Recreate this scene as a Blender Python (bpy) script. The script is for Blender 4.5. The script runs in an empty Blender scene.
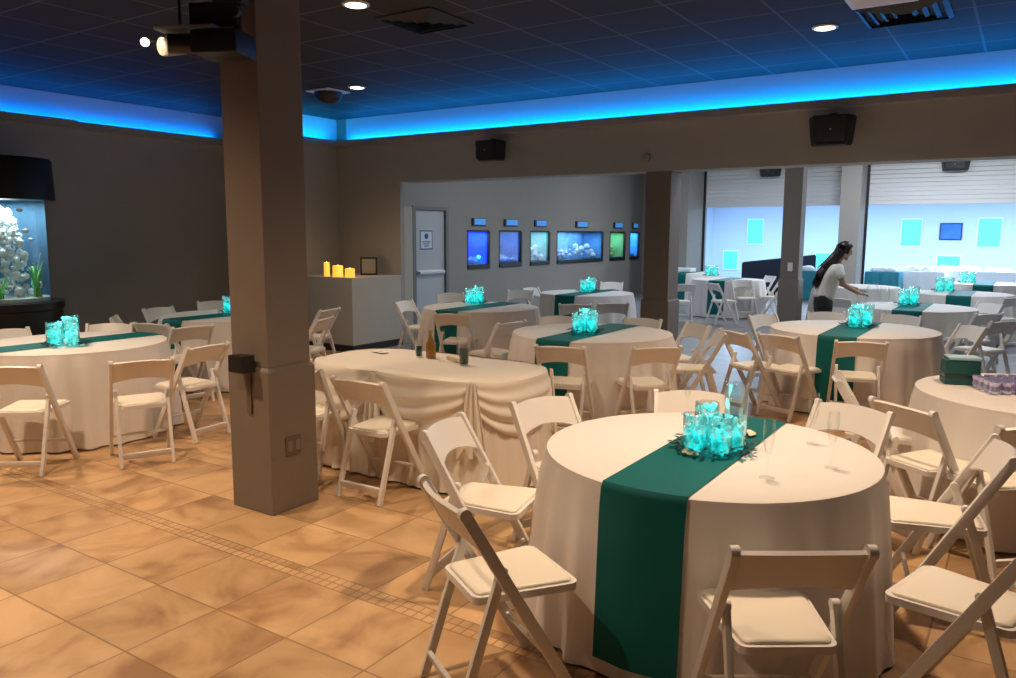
import bpy, bmesh, math, random
from mathutils import Vector, Matrix, noise
PI = math.pi
S = bpy.context.scene
C = S.collection
random.seed(4)

# ------------------------------------------------------------------ camera
F_PX, YAW, PITCH, ROLL, EYE = 787.5, math.radians(33.364), math.radians(7.623), math.radians(0.232), 1.71
fwd = Vector((-math.sin(YAW)*math.cos(PITCH), math.cos(YAW)*math.cos(PITCH), -math.sin(PITCH)))
rt0 = Vector((math.cos(YAW), math.sin(YAW), 0))
up0 = rt0.cross(fwd)
rt = rt0*math.cos(ROLL) + up0*math.sin(ROLL)
up = -rt0*math.sin(ROLL) + up0*math.cos(ROLL)
cam = bpy.data.objects.new('camera', bpy.data.cameras.new('camera'))
cam.data.sensor_width = 36.0
cam.data.lens = F_PX/1016*36.0
cam.data.clip_start = 0.05
m = Matrix((rt, up, -fwd)).transposed().to_4x4()
m.translation = (0, 0, EYE)
cam.matrix_world = m
C.objects.link(cam)
S.camera = cam

# ------------------------------------------------------------------ world, colour, lights
w = bpy.data.worlds.new('world'); S.world = w; w.use_nodes = True
w.node_tree.nodes['Background'].inputs[0].default_value = (0.55, 0.6, 0.75, 1)
w.node_tree.nodes['Background'].inputs[1].default_value = 0.02
S.view_settings.view_transform = 'Standard'
S.view_settings.look = 'None'
S.view_settings.gamma = 1
S.view_settings.use_curve_mapping = False
S.view_settings.exposure = 0.0

WARM = (1.0, 0.72, 0.485)
COOL = (0.88, 0.92, 1.0)

def lamp(kind, name, loc, power, col, size=0.1, size_y=None, rot=(0, 0, 0), spot=None, blend=0.5):
    l = bpy.data.lights.new(name, kind); l.energy = power; l.color = col
    if kind == 'AREA':
        l.size = size
        if size_y: l.shape = 'RECTANGLE'; l.size_y = size_y
    else:
        l.shadow_soft_size = size
    if spot: l.spot_size = math.radians(spot); l.spot_blend = blend
    o = bpy.data.objects.new(name, l); o.location = loc; o.rotation_euler = rot
    C.objects.link(o); return o

CEIL = 3.52
# warm recessed ceiling lamps (position, power); the fixtures are built further down
DOWN = [(-4.64, 4.82, 270), (-1.655, 7.557, 290), (-7.188, 7.458, 170),
        (-1.25, 3.65, 380), (0.3, 5.4, 190), (-4.64, 1.5, 400), (-7.0, 2.6, 370), (-2.7, 1.0, 230)]
for (x, y, p) in DOWN:
    lamp('SPOT', 'downlight_lamp', (x, y, CEIL-0.03), p, WARM, 0.10, spot=125, blend=1.0)
# blue LED lines lying in the coves
BLUE = (0.0, 0.30, 1.0)
lamp('AREA', 'cove_lamp_back', (-2.6, 9.375, 3.135), 120, (0.0, 0.28, 1.0), 13.3, 0.03, rot=(PI+0.3, 0, 0))
lamp('AREA', 'cove_lamp_left', (-10.805, 2.6, 3.145), 60, (0.0, 0.20, 1.0), 0.03, 10.8, rot=(0, PI+0.3, 0))
lamp('AREA', 'cove_lamp_corner', (-9.42, 8.75, 3.145), 4, (0.0, 0.42, 1.0), 0.03, 0.8, rot=(0, PI-0.1, 0))
# cool lamps of the rear hall and the far blue room, plus an added fill
for (x, y, p) in [(-6.5, 12.5, 45), (-6.5, 17.3, 60), (-0.3, 12.6, 60), (-2.6, 10.5, 40), (-1.0, 18.3, 150), (-3.2, 18.6, 60)]:  # the one just behind the header is unseen, put in to brighten the woman
    lamp('AREA', 'hall_and_fill_lamp', (x, y, 3.85), p, COOL, 0.6)
for (x, y, p) in [(-8, 25.5, 330), (-4.5, 25.5, 330), (-1, 25.5, 360), (2, 25.5, 300)]:
    lamp('AREA', 'far_room_lamp', (x, y, 2.95), p*1.25, (0.50, 0.72, 1.0), 1.2)

# ------------------------------------------------------------------ helpers
def ray(px, py): return fwd + rt*((px-508)/F_PX) - up*((py-339)/F_PX)
def at(px, py, z):
    v = ray(px, py); return Vector((0, 0, EYE)) + v*((z-EYE)/v.z)
def aty(px, py, y):
    v = ray(px, py); return Vector((0, 0, EYE)) + v*(y/v.y)
def atx(px, py, x):
    v = ray(px, py); return Vector((0, 0, EYE)) + v*(x/v.x)

def mat(name, col, rough=0.5, metal=0.0, emit=None, es=0.0, noise_amt=0.0, noise_scale=8.0, bump=0.0, bump_scale=40.0, spec=0.5, sheen=0.0):
    M = bpy.data.materials.new(name); M.use_nodes = True
    nt = M.node_tree; b = nt.nodes['Principled BSDF']
    b.inputs['Base Color'].default_value = (*col, 1); b.inputs['Roughness'].default_value = rough
    b.inputs['Metallic'].default_value = metal; b.inputs['Specular IOR Level'].default_value = spec
    b.inputs['Sheen Weight'].default_value = sheen
    if emit: b.inputs['Emission Color'].default_value = (*emit, 1); b.inputs['Emission Strength'].default_value = es
    tc = nt.nodes.new('ShaderNodeTexCoord')
    if noise_amt:
        n = nt.nodes.new('ShaderNodeTexNoise'); n.inputs['Scale'].default_value = noise_scale; n.inputs['Detail'].default_value = 4
        nt.links.new(tc.outputs['Object'], n.inputs['Vector'])
        mx = nt.nodes.new('ShaderNodeMix'); mx.data_type = 'RGBA'
        mx.inputs[6].default_value = (*[c*(1-noise_amt) for c in col], 1)
        mx.inputs[7].default_value = (*[min(1, c*(1+noise_amt)) for c in col], 1)
        nt.links.new(n.outputs['Fac'], mx.inputs[0]); nt.links.new(mx.outputs[2], b.inputs['Base Color'])
    if bump:
        n2 = nt.nodes.new('ShaderNodeTexNoise'); n2.inputs['Scale'].default_value = bump_scale
        nt.links.new(tc.outputs['Object'], n2.inputs['Vector'])
        bp = nt.nodes.new('ShaderNodeBump'); bp.inputs['Strength'].default_value = bump; bp.inputs['Distance'].default_value = 0.01
        nt.links.new(n2.outputs['Fac'], bp.inputs['Height']); nt.links.new(bp.outputs['Normal'], b.inputs['Normal'])
    return M

def glass_mat(name, tint=(1, 1, 1), gloss=0.12, edge=0.24):
    M = bpy.data.materials.new(name); M.use_nodes = True; nt = M.node_tree
    nt.nodes.remove(nt.nodes['Principled BSDF']); out = nt.nodes['Material Output']
    t = nt.nodes.new('ShaderNodeBsdfTransparent'); t.inputs[0].default_value = (*tint, 1)
    g = nt.nodes.new('ShaderNodeBsdfGlossy'); g.inputs['Roughness'].default_value = 0.03
    lw = nt.nodes.new('ShaderNodeLayerWeight'); lw.inputs[0].default_value = 0.35
    ma = nt.nodes.new('ShaderNodeMath'); ma.operation = 'MULTIPLY_ADD'; ma.inputs[1].default_value = edge; ma.inputs[2].default_value = gloss*0.4
    mx = nt.nodes.new('ShaderNodeMixShader')
    nt.links.new(lw.outputs['Facing'], ma.inputs[0]); nt.links.new(ma.outputs[0], mx.inputs[0])
    nt.links.new(t.outputs[0], mx.inputs[1]); nt.links.new(g.outputs[0], mx.inputs[2]); nt.links.new(mx.outputs[0], out.inputs[0])
    return M

def obj(name, bm, material=None, parent=None, smooth=False, loc=None):
    me = bpy.data.meshes.new(name)
    bmesh.ops.recalc_face_normals(bm, faces=bm.faces[:])
    bm.to_mesh(me); bm.free()
    if material: me.materials.append(material)
    if smooth:
        me.polygons.foreach_set('use_smooth', [True]*len(me.polygons))
        try: me.set_sharp_from_angle(angle=math.radians(40))
        except Exception: pass
    o = bpy.data.objects.new(name, me); C.objects.link(o)
    if parent: o.parent = parent
    if loc: o.location = loc
    return o

def tag(o, label, cat, group=None):
    o['label'] = label; o['category'] = cat
    if group: o['group'] = group
    return o
def thing(name, label, cat, loc=(0, 0, 0), rotz=0, group=None):
    o = bpy.data.objects.new(name, None); C.objects.link(o); o.empty_display_size = 0.1
    o.location = loc; o.rotation_euler = (0, 0, rotz)
    return tag(o, label, cat, group)
def struct(name, bm, m, parent=None, smooth=False):
    o = obj(name, bm, m, parent, smooth)
    if not parent: o['kind'] = 'structure'
    return o
def dup(root, loc, rotz, label, group=None):
    r = root.copy(); C.objects.link(r); r.location = loc; r.rotation_euler = (0, 0, rotz); r['label'] = label
    if group: r['group'] = group
    for ch in list(root.children):
        c = ch.copy(); C.objects.link(c); c.parent = r
        for g in list(ch.children):
            d = g.copy(); C.objects.link(d); d.parent = c
    return r

def B(): return bmesh.new()
def box(bm, x0, x1, y0, y1, z0, z1, bev=0.0):
    r = bmesh.ops.create_cube(bm, size=1.0)
    vs = r['verts']
    for v in vs:
        v.co = Vector((x0+(x1-x0)*(v.co.x+.5), y0+(y1-y0)*(v.co.y+.5), z0+(z1-z0)*(v.co.z+.5)))
    if bev:
        es = list({e for v in vs for e in v.link_edges})
        bmesh.ops.bevel(bm, geom=es, offset=bev, segments=2, affect='EDGES', profile=0.6)
    return bm
def bar(bm, p0, p1, wx, wy, side=(1, 0, 0), bev=0.004, w1=None):
    """a plank from p0 to p1: wx wide along side, wy thick"""
    p0 = Vector(p0); p1 = Vector(p1); d = (p1-p0).normalized(); s = Vector(side); s = (s-d*s.dot(d)).normalized(); n = d.cross(s)
    w1 = w1 or (wx, wy); vs = []
    for p, (a, b) in ((p0, (wx, wy)), (p1, w1)):
        for i, j in ((-1, -1), (1, -1), (1, 1), (-1, 1)):
            vs.append(bm.verts.new(p + s*(i*a/2) + n*(j*b/2)))
    fs = [(0, 1, 2, 3), (4, 5, 6, 7), (0, 1, 5, 4), (1, 2, 6, 5), (2, 3, 7, 6), (3, 0, 4, 7)]
    faces = [bm.faces.new([vs[i] for i in f]) for f in fs]
    if bev:
        es = list({e for f in faces for e in f.edges})
        bmesh.ops.bevel(bm, geom=es, offset=bev, segments=2, affect='EDGES', profile=0.6)
    return bm
def tube(bm, pts, r, n=10, cap=True):
    pts = [Vector(p) for p in pts]; rs = r if isinstance(r, (list, tuple)) else [r]*len(pts)
    rings = []
    for i, p in enumerate(pts):
        d = (pts[min(i+1, len(pts)-1)]-pts[max(i-1, 0)]).normalized()
        a = Vector((0, 0, 1)) if abs(d.z) < .9 else Vector((1, 0, 0))
        s = d.cross(a).normalized(); t = d.cross(s)
        rings.append([bm.verts.new(p + (s*math.cos(2*PI*k/n)+t*math.sin(2*PI*k/n))*rs[i]) for k in range(n)])
    for A, D in zip(rings, rings[1:]):
        for k in range(n): bm.faces.new([A[k], A[(k+1) % n], D[(k+1) % n], D[k]])
    if cap: bm.faces.new(rings[0]); bm.faces.new(rings[-1])
    return bm
def lathe(bm, prof, n=32, cx=0, cy=0, cap0=True, cap1=True):
    rings = []
    for (r, z) in prof:
        rings.append([bm.verts.new((cx+r*math.cos(2*PI*k/n), cy+r*math.sin(2*PI*k/n), z)) for k in range(n)])
    for A, D in zip(rings, rings[1:]):
        for k in range(n): bm.faces.new([A[k], A[(k+1) % n], D[(k+1) % n], D[k]])
    if cap0: bm.faces.new(rings[0])
    if cap1: bm.faces.new(rings[-1])
    return bm
def slab(bm, f, nu, nv, thick):
    """closed thick sheet around the surface f(u, v)"""
    e = 1e-3; A = []; D = []
    for i in range(nu+1):
        ra = []; rd = []
        for j in range(nv+1):
            u, v = i/nu, j/nv; p = f(u, v)
            n = (f(min(1, u+e), v)-f(max(0, u-e), v)).cross(f(u, min(1, v+e))-f(u, max(0, v-e))).normalized()
            ra.append(bm.verts.new(p+n*thick/2)); rd.append(bm.verts.new(p-n*thick/2))
        A.append(ra); D.append(rd)
    for i in range(nu):
        for j in range(nv):
            bm.faces.new([A[i][j], A[i+1][j], A[i+1][j+1], A[i][j+1]]); bm.faces.new([D[i][j], D[i][j+1], D[i+1][j+1], D[i+1][j]])
    for i in range(nu):
        bm.faces.new([A[i][0], D[i][0], D[i+1][0], A[i+1][0]]); bm.faces.new([A[i][nv], A[i+1][nv], D[i+1][nv], D[i][nv]])
    for j in range(nv):
        bm.faces.new([A[0][j], A[0][j+1], D[0][j+1], D[0][j]]); bm.faces.new([A[nu][j], D[nu][j], D[nu][j+1], A[nu][j+1]])
    return bm
def prism(bm, pts, z0, z1):
    a = [bm.verts.new((x, y, z0)) for x, y in pts]; b = [bm.verts.new((x, y, z1)) for x, y in pts]; n = len(pts)
    bm.faces.new(a); bm.faces.new(b)
    for k in range(n): bm.faces.new([a[k], a[(k+1) % n], b[(k+1) % n], b[k]])
    return bm
def blob(bm, c, r, sub=1, sc=(1, 1, 1)):
    bmesh.ops.create_icosphere(bm, subdivisions=sub, radius=1.0, matrix=Matrix.Translation(c) @ Matrix.Diagonal((r*sc[0], r*sc[1], r*sc[2], 1)))
    return bm

# ------------------------------------------------------------------ node materials for the room
def math_node(nt, op, a, b=None, c=None):
    n = nt.nodes.new('ShaderNodeMath'); n.operation = op
    for i, v in enumerate((a, b, c)):
        if v is None: continue
        if isinstance(v, (int, float)): n.inputs[i].default_value = v
        else: nt.links.new(v, n.inputs[i])
    return n.outputs[0]
def mix_col(nt, fac, a, b):
    n = nt.nodes.new('ShaderNodeMix'); n.data_type = 'RGBA'
    for i, v in ((0, fac), (6, a), (7, b)):
        if isinstance(v, (int, float)): n.inputs[i].default_value = v
        elif isinstance(v, tuple): n.inputs[i].default_value = (*v, 1)
        else: nt.links.new(v, n.inputs[i])
    return n.outputs[2]
def line(nt, coord, off, period, width):
    """1 on thin lines at off + k*period"""
    t = math_node(nt, 'DIVIDE', math_node(nt, 'SUBTRACT', coord, off-width/2), period)
    fr = math_node(nt, 'FRACT', t)
    return math_node(nt, 'LESS_THAN', fr, width/period)

def tile_floor():
    M = bpy.data.materials.new('tan_ceramic_tile'); M.use_nodes = True; nt = M.node_tree; b = nt.nodes['Principled BSDF']
    tc = nt.nodes.new('ShaderNodeTexCoord'); sp = nt.nodes.new('ShaderNodeSeparateXYZ'); nt.links.new(tc.outputs['Object'], sp.inputs[0])
    x, y = sp.outputs[0], sp.outputs[1]
    # rows shift by the mosaic strip at y = 2.555 .. 2.665
    past = math_node(nt, 'GREATER_THAN', y, 2.61)
    ys = math_node(nt, 'SUBTRACT', y, math_node(nt, 'MULTIPLY', past, 0.11))
    lx = line(nt, x, -2.982, 0.457, 0.009); ly = line(nt, ys, 2.115, 0.44, 0.009)
    grout = math_node(nt, 'MAXIMUM', lx, ly)
    strip = math_node(nt, 'MULTIPLY', math_node(nt, 'GREATER_THAN', y, 2.555), math_node(nt, 'LESS_THAN', y, 2.665))
    sl = math_node(nt, 'MAXIMUM', line(nt, x, 0, 0.055, 0.008), line(nt, y, 2.555, 0.055, 0.008))
    gr = mix_col(nt, strip, grout, sl)
    cid = nt.nodes.new('ShaderNodeCombineXYZ')
    nt.links.new(math_node(nt, 'FLOOR', math_node(nt, 'DIVIDE', math_node(nt, 'SUBTRACT', x, -2.982), 0.457)), cid.inputs[0])
    nt.links.new(math_node(nt, 'FLOOR', math_node(nt, 'DIVIDE', math_node(nt, 'SUBTRACT', ys, 2.115), 0.44)), cid.inputs[1])
    wn = nt.nodes.new('ShaderNodeTexWhiteNoise'); nt.links.new(cid.outputs[0], wn.inputs[0])
    off = nt.nodes.new('ShaderNodeVectorMath'); off.operation = 'MULTIPLY_ADD'; off.inputs[1].default_value = (9, 9, 9)
    nt.links.new(wn.outputs['Color'], off.inputs[0]); nt.links.new(tc.outputs['Object'], off.inputs[2])
    n1 = nt.nodes.new('ShaderNodeTexNoise'); n1.inputs['Scale'].default_value = 2.2; n1.inputs['Detail'].default_value = 6; n1.inputs['Distortion'].default_value = 1.2
    nt.links.new(off.outputs[0], n1.inputs['Vector'])
    rp = nt.nodes.new('ShaderNodeValToRGB'); nt.links.new(n1.outputs['Fac'], rp.inputs[0])
    e = rp.color_ramp.elements
    e[0].position = 0.32; e[0].color = (0.32, 0.175, 0.08, 1); e[1].position = 0.66; e[1].color = (0.60, 0.39, 0.205, 1)
    k = e.new(0.48); k.color = (0.50, 0.31, 0.15, 1)
    tone = math_node(nt, 'MULTIPLY_ADD', wn.outputs['Value'], 0.30, 0.85)
    vm = nt.nodes.new('ShaderNodeVectorMath'); vm.operation = 'SCALE'; nt.links.new(rp.outputs[0], vm.inputs[0]); nt.links.new(tone, vm.inputs['Scale'])
    col = mix_col(nt, math_node(nt, 'MULTIPLY', gr, 0.75), vm.outputs[0], (0.20, 0.12, 0.06))
    nt.links.new(col, b.inputs['Base Color'])
    b.inputs['Roughness'].default_value = 0.42
    bp = nt.nodes.new('ShaderNodeBump'); bp.inputs['Strength'].default_value = 0.35; bp.inputs['Distance'].default_value = 0.004
    nt.links.new(math_node(nt, 'SUBTRACT', n1.outputs['Fac'], gr), bp.inputs['Height']); nt.links.new(bp.outputs[0], b.inputs['Normal'])
    return M
def plank_floor():
    M = bpy.data.materials.new('grey_plank_floor'); M.use_nodes = True; nt = M.node_tree; b = nt.nodes['Principled BSDF']
    tc = nt.nodes.new('ShaderNodeTexCoord')
    br = nt.nodes.new('ShaderNodeTexBrick'); nt.links.new(tc.outputs['Object'], br.inputs['Vector'])
    br.inputs['Color1'].default_value = (0.22, 0.22, 0.23, 1); br.inputs['Color2'].default_value = (0.30, 0.30, 0.31, 1); br.inputs['Mortar'].default_value = (0.17, 0.17, 0.18, 1)
    br.inputs['Scale'].default_value = 1; br.inputs['Brick Width'].default_value = 1.2; br.inputs['Row Height'].default_value = 0.16; br.inputs['Mortar Size'].default_value = 0.006
    nt.links.new(br.outputs['Color'], b.inputs['Base Color']); b.inputs['Roughness'].default_value = 0.38
    return M
def grid_ceiling():
    M = bpy.data.materials.new('black_tile_ceiling'); M.use_nodes = True; nt = M.node_tree; b = nt.nodes['Principled BSDF']
    tc = nt.nodes.new('ShaderNodeTexCoord'); sp = nt.nodes.new('ShaderNodeSeparateXYZ'); nt.links.new(tc.outputs['Object'], sp.inputs[0])
    g = math_node(nt, 'MAXIMUM', line(nt, sp.outputs[0], -2.588, 0.69, 0.022), line(nt, sp.outputs[1], 8.93, 0.69, 0.022))
    n1 = nt.nodes.new('ShaderNodeTexNoise'); n1.inputs['Scale'].default_value = 60; nt.links.new(tc.outputs['Object'], n1.inputs['Vector'])
    base = mix_col(nt, n1.outputs['Fac'], (0.026, 0.026, 0.027), (0.042, 0.042, 0.044))
    nt.links.new(mix_col(nt, g, base, (0.10, 0.10, 0.11)), b.inputs['Base Color'])
    b.inputs['Roughness'].default_value = 0.7; b.inputs['Specular IOR Level'].default_value = 0.2
    return M

M_ = {}
M_['wall'] = mat('taupe_wall_paint', (0.42, 0.412, 0.40), 0.75, noise_amt=0.04, noise_scale=2.5, bump=0.08, bump_scale=90)
M_['wall_light'] = mat('light_wall_paint', (0.52, 0.50, 0.46), 0.7, noise_amt=0.03)
M_['upper'] = mat('cove_wall_paint', (0.62, 0.62, 0.62), 0.8)
M_['trim'] = mat('grey_crown_trim', (0.34, 0.32, 0.30), 0.6)
M_['hall_wall'] = mat('hall_grey_paint', (0.30, 0.285, 0.26), 0.75, noise_amt=0.04)
M_['blue_wall'] = mat('pale_blue_wall', (0.60, 0.70, 0.85), 0.8)
M_['white_wall'] = mat('white_wall_paint', (0.75, 0.75, 0.74), 0.7)
M_['column'] = mat('brown_grey_column_paint', (0.20, 0.165, 0.135), 0.55, noise_amt=0.05, bump=0.1, bump_scale=60)
M_['floor'] = tile_floor(); M_['plank'] = plank_floor(); M_['ceil'] = grid_ceiling()
M_['black'] = mat('matt_black_plastic', (0.012, 0.012, 0.013), 0.45)
M_['charcoal'] = mat('charcoal_metal', (0.016, 0.016, 0.018), 0.5)
M_['steel'] = mat('brushed_steel', (0.55, 0.54, 0.52), 0.3, metal=0.9)
M_['white'] = mat('white_painted_metal', (0.78, 0.77, 0.75), 0.4)
M_['resin'] = mat('white_chair_resin', (0.80, 0.77, 0.74), 0.38)
M_['vinyl'] = mat('ivory_vinyl_pad', (0.86, 0.80, 0.68), 0.45, bump=0.05, bump_scale=25)
M_['cloth'] = mat('white_linen', (0.80, 0.765, 0.735), 0.85, sheen=0.2, bump=0.06, bump_scale=160)
M_['ivory_cloth'] = mat('ivory_satin', (0.83, 0.77, 0.67), 0.5, sheen=0.3)
M_['teal'] = mat('teal_satin', (0.0, 0.125, 0.125), 0.6, spec=.25, noise_amt=0.05)
M_['glass'] = glass_mat('clear_glass', gloss=.05); M_['vase_glass'] = glass_mat('vase_glass', (.97, 1, 1), .10, .6); M_['window_glass'] = glass_mat('tank_glass', (0.96, 0.98, 1.0), 0.08)
M_['door'] = mat('pale_grey_door', (0.50, 0.52, 0.54), 0.5); M_['frame'] = mat('grey_door_frame', (0.19, 0.185, 0.18), 0.5)
M_['lampglow'] = mat('warm_lamp_glow', (1, .9, .75), 0.5, emit=(1, 0.86, 0.66), es=14)
M_['dimglow'] = mat('dim_warm_lens', (.9, .75, .5), 0.3, emit=(1, 0.75, 0.45), es=.7)
M_['blueled'] = mat('blue_led', (0, .3, 1), 0.5, emit=(0, 0.4, 1), es=3)
def led_bead(name, c1, c2, strength):
    M = mat(name, (0.1, 0.5, 0.5), 0.25); nt = M.node_tree; b = nt.nodes['Principled BSDF']
    tc = nt.nodes.new('ShaderNodeTexCoord'); n = nt.nodes.new('ShaderNodeTexNoise'); n.inputs['Scale'].default_value = 26
    nt.links.new(tc.outputs['Object'], n.inputs['Vector'])
    rp = nt.nodes.new('ShaderNodeValToRGB'); nt.links.new(n.outputs['Fac'], rp.inputs[0])
    e = rp.color_ramp.elements; e[0].position = 0.36; e[0].color = (*c1, 1); e[1].position = 0.62; e[1].color = (*c2, 1)
    nt.links.new(rp.outputs[0], b.inputs['Emission Color']); b.inputs['Emission Strength'].default_value = strength
    M.cycles.emission_sampling = 'NONE'
    return M
M_['beads'] = led_bead('lit_turquoise_beads', (0.0, 0.25, 0.25), (0.03, 0.98, 0.93), 1.35)
M_['crystal'] = led_bead('pale_lit_crystals', (0.02, 0.22, 0.24), (0.35, 0.98, 0.95), 0.6)
M_['leaf'] = mat('dark_green_foliage', (0.004, 0.05, 0.045), 0.6)
M_['shell'] = mat('cream_seashell', (0.85, 0.72, 0.52), 0.5, noise_amt=0.15, noise_scale=30)

# ------------------------------------------------------------------ the room shell
YB = 9.2          # face of the wall and header across the room
XL = -10.65       # left wall
XC = -9.33        # wall of the corner and of the rear hall
XR = 3.9; YN = -3.2; YF = 21.2
COVE = 3.11
struct('floor', box(B(), -10.9, XR+.2, YN-.2, 8.15, -0.12, 0), M_['floor'])
struct('floor_hall', box(B(), -10.9, XR+.2, 8.15, 30.2, -0.12, 0), M_['plank'])
struct('ceiling', box(B(), -11.2, XR+.2, YN-.2, 9.55, CEIL, CEIL+0.1), M_['ceil'])
struct('ceiling_hall', box(B(), XC-.2, XR+.2, 9.5, YF+.3, 3.9, 4.0), M_['wall_light'])
struct('ceiling_far', box(B(), -10.5, XR+.2, YF+.3, 30.2, 3.02, 3.12), M_['white_wall'])
# left wall: lower wall, cove ledge, recessed upper wall
b = B(); box(b, XL-.3, XL, YN, 8.2, 0, COVE+.02); box(b, XL-.3, XL+.12, YN, 5.66, 0, COVE+.02)
struct('wall_left', b, M_['wall'])
struct('wall_left_upper', box(B(), XL-.4, XL-.2, YN, 8.3, COVE, CEIL), M_['upper'])
struct('trim_1', box(box(B(), XL, XL+.14, 5.66, 8.2, COVE-.06, COVE+.03, .012), XL+.12, XL+.26, YN, 5.66, COVE-.06, COVE+.03, .012), M_['trim'])
b = B(); box(b, XL-.3, XC, 8.2, 9.4, 0, COVE+.02)
struct('wall_corner', b, M_['wall'])
struct('wall_corner_upper', box(box(B(), XL-.4, XC-.2, 8.3, 9.6, COVE+.02, CEIL), XC-.19, -8.0, 9.42, 9.55, COVE, CEIL), M_['upper'])
struct('trim_2', box(box(B(), XC, XC+.14, 8.1, 9.2, COVE-.06, COVE+.03, .012), XL+.14, XC+.14, 8.06, 8.2, COVE-.06, COVE+.03, .012), M_['trim'])
# wall across the room: solid piece by the corner, header over the wide opening
HB = 2.475
b = B(); box(b, XC, -8.02, YB, 9.26, 0, COVE+.02); box(b, -8.02, XR, YB, 9.56, HB, COVE+.02)
struct('wall_back', b, M_['wall'])
struct('wall_back_upper', box(B(), -8.0, XR, 9.42, 9.56, COVE, 3.9), M_['upper'])
struct('trim_3', box(B(), XC, XR, 9.06, YB, COVE-.06, COVE+.03, .012), M_['trim'])
struct('wall_right', box(B(), XR, XR+.2, YN, 30, 0, 4), M_['wall'])
struct('wall_near', box(B(), -11, XR+.2, YN-.2, YN, 0, CEIL), M_['wall'])
# half wall with a flat top in the corner and the slim partition by the door
struct('wall_half', box(B(), XC, -8.02, 8.14, YB, 0, 1.075, .008), M_['wall_light'])
struct('wall_partition', box(B(), -8.10, -8.02, 9.27, 9.48, 0, 2.12, .006), M_['wall_light'])
struct('baseboard_half', box(box(B(), XC, -8.005, 8.125, 8.14, 0, .1), -8.02, -8.005, 8.14, 9.2, 0, .1), M_['charcoal'])
# rear hall
TANKS = [(467, 489, 229, 267, (.05, .16, .95), 'tall bright blue wall aquarium nearest the door', 16),
         (499, 521, 231, 264, (.05, .13, .40), 'second wall aquarium from the door, dark with blue gravel', 9),
         (530, 549, 235, 262, (.22, .42, .42), 'third wall aquarium from the door, pale green inside', 9),
         (557, 602, 230, 261, (.16, .40, .75), 'wide wall aquarium with light blue rockwork', 22),
         (610, 624, 232, 258, (.20, .45, .30), 'green lit narrow wall aquarium right of the wide one', 11),
         (630, 638, 235, 258, (.10, .40, .85), 'last blue wall aquarium half hidden by the brown column', 9)]
b = B(); box(b, XC-.2, XC, 9.4, 11.02, 0, 3.9); box(b, XC-.2, XC, 11.02, 12.04, 2.2, 3.9); y_ = 12.04
for (x0, x1, yt, yb, c_, l_, p_) in TANKS:
    y0 = atx(x0, yt, XC).y; y1 = atx(x1, yb, XC).y
    box(b, XC-.2, XC, y_, y0, 0, 3.9); box(b, XC-.2, XC, y0, y1, 0, 1.0); box(b, XC-.2, XC, y0, y1, 1.78, 3.9); y_ = y1
box(b, XC-.2, XC, y_, YF, 0, 3.9)
struct('wall_hall_left', b, M_['hall_wall'])
b = B(); box(b, XC-.2, -8.02, YF-.05, YF+.25, 0, 3.9); box(b, -8.02, -7.55, 20.0, YF+.25, 0, 3.9); box(b, -3.9, -3.45, 20.4, YF+.25, 0, 3.9)
struct('wall_hall_back', b, M_['hall_wall'])
def shutter(x0, x1):
    b = B(); n = 14
    for k in range(n):
        z0 = 2.44+(3.9-2.44)*k/n; box(b, x0, x1, YF-.02, YF+.04, z0, 2.44+(3.9-2.44)*(k+1)/n-.006, .012)
    return b
for k, (x0, x1) in enumerate(((-7.55, -3.9), (-3.45, XR))):
    d = thing('rolling_shutter', ['raised white ribbed rolling shutter over the left opening of rear hall', 'raised white ribbed rolling shutter over the wide right opening'][k], 'shutter', ((x0+x1)/2, YF, 2.44), 0, 'rolling shutters of the rear hall')
    o = obj('slat_curtain', shutter(x0, x1), M_['white_wall'], d); o.matrix_parent_inverse = Matrix.Translation((-(x0+x1)/2, -YF, -2.44))
    for xx in (x0, x1-.06):
        o = obj('guide_rail', box(B(), xx, xx+.06, YF-.06, YF-.021, 0, 3.9, .005), M_['charcoal'], d); o.matrix_parent_inverse = Matrix.Translation((-(x0+x1)/2, -YF, -2.44))
# far blue room
struct('wall_far_back', box(B(), -10.5, XR, 30, 30.2, 0, 3.1), M_['blue_wall'])
struct('wall_far_left', box(B(), -10.5, -10.3, YF+.25, 30, 0, 3.1), M_['blue_wall'])

# ------------------------------------------------------------------ columns
def column(cx, cy, label, parts=True):
    t = thing('column', label, 'column', (cx, cy, 0))
    h = .185; q = .165
    obj('plinth', box(B(), -h, h, -h, h, 0, 0.885, .006), M_['column'], t)
    b = B(); prof = [(h, .885), (q, .905)]
    vs = [[b.verts.new((i*s, j*s, z)) for i, j in ((-1, -1), (1, -1), (1, 1), (-1, 1))] for s, z in prof]
    for k in range(4): b.faces.new([vs[0][k], vs[0][(k+1) % 4], vs[1][(k+1) % 4], vs[1][k]])
    b.faces.new(vs[0]); b.faces.new(vs[1])
    obj('ledge', b, M_['column'], t)
    obj('shaft', box(B(), -q, q, -q, q, .905, CEIL if cy < 5 else (HB if cy < 10 else 3.9), .005), M_['column'], t)
    return t
column(-3.905, 3.245, 'tall taupe square column standing on the tan tiles left of centre')
column(-3.87, 9.38, 'brown square column under the header beside the opening')
c3 = aty(795, 200, 15.3)
column(c3.x, 15.3, 'dark square column in the rear hall beside the dark haired woman')

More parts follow.
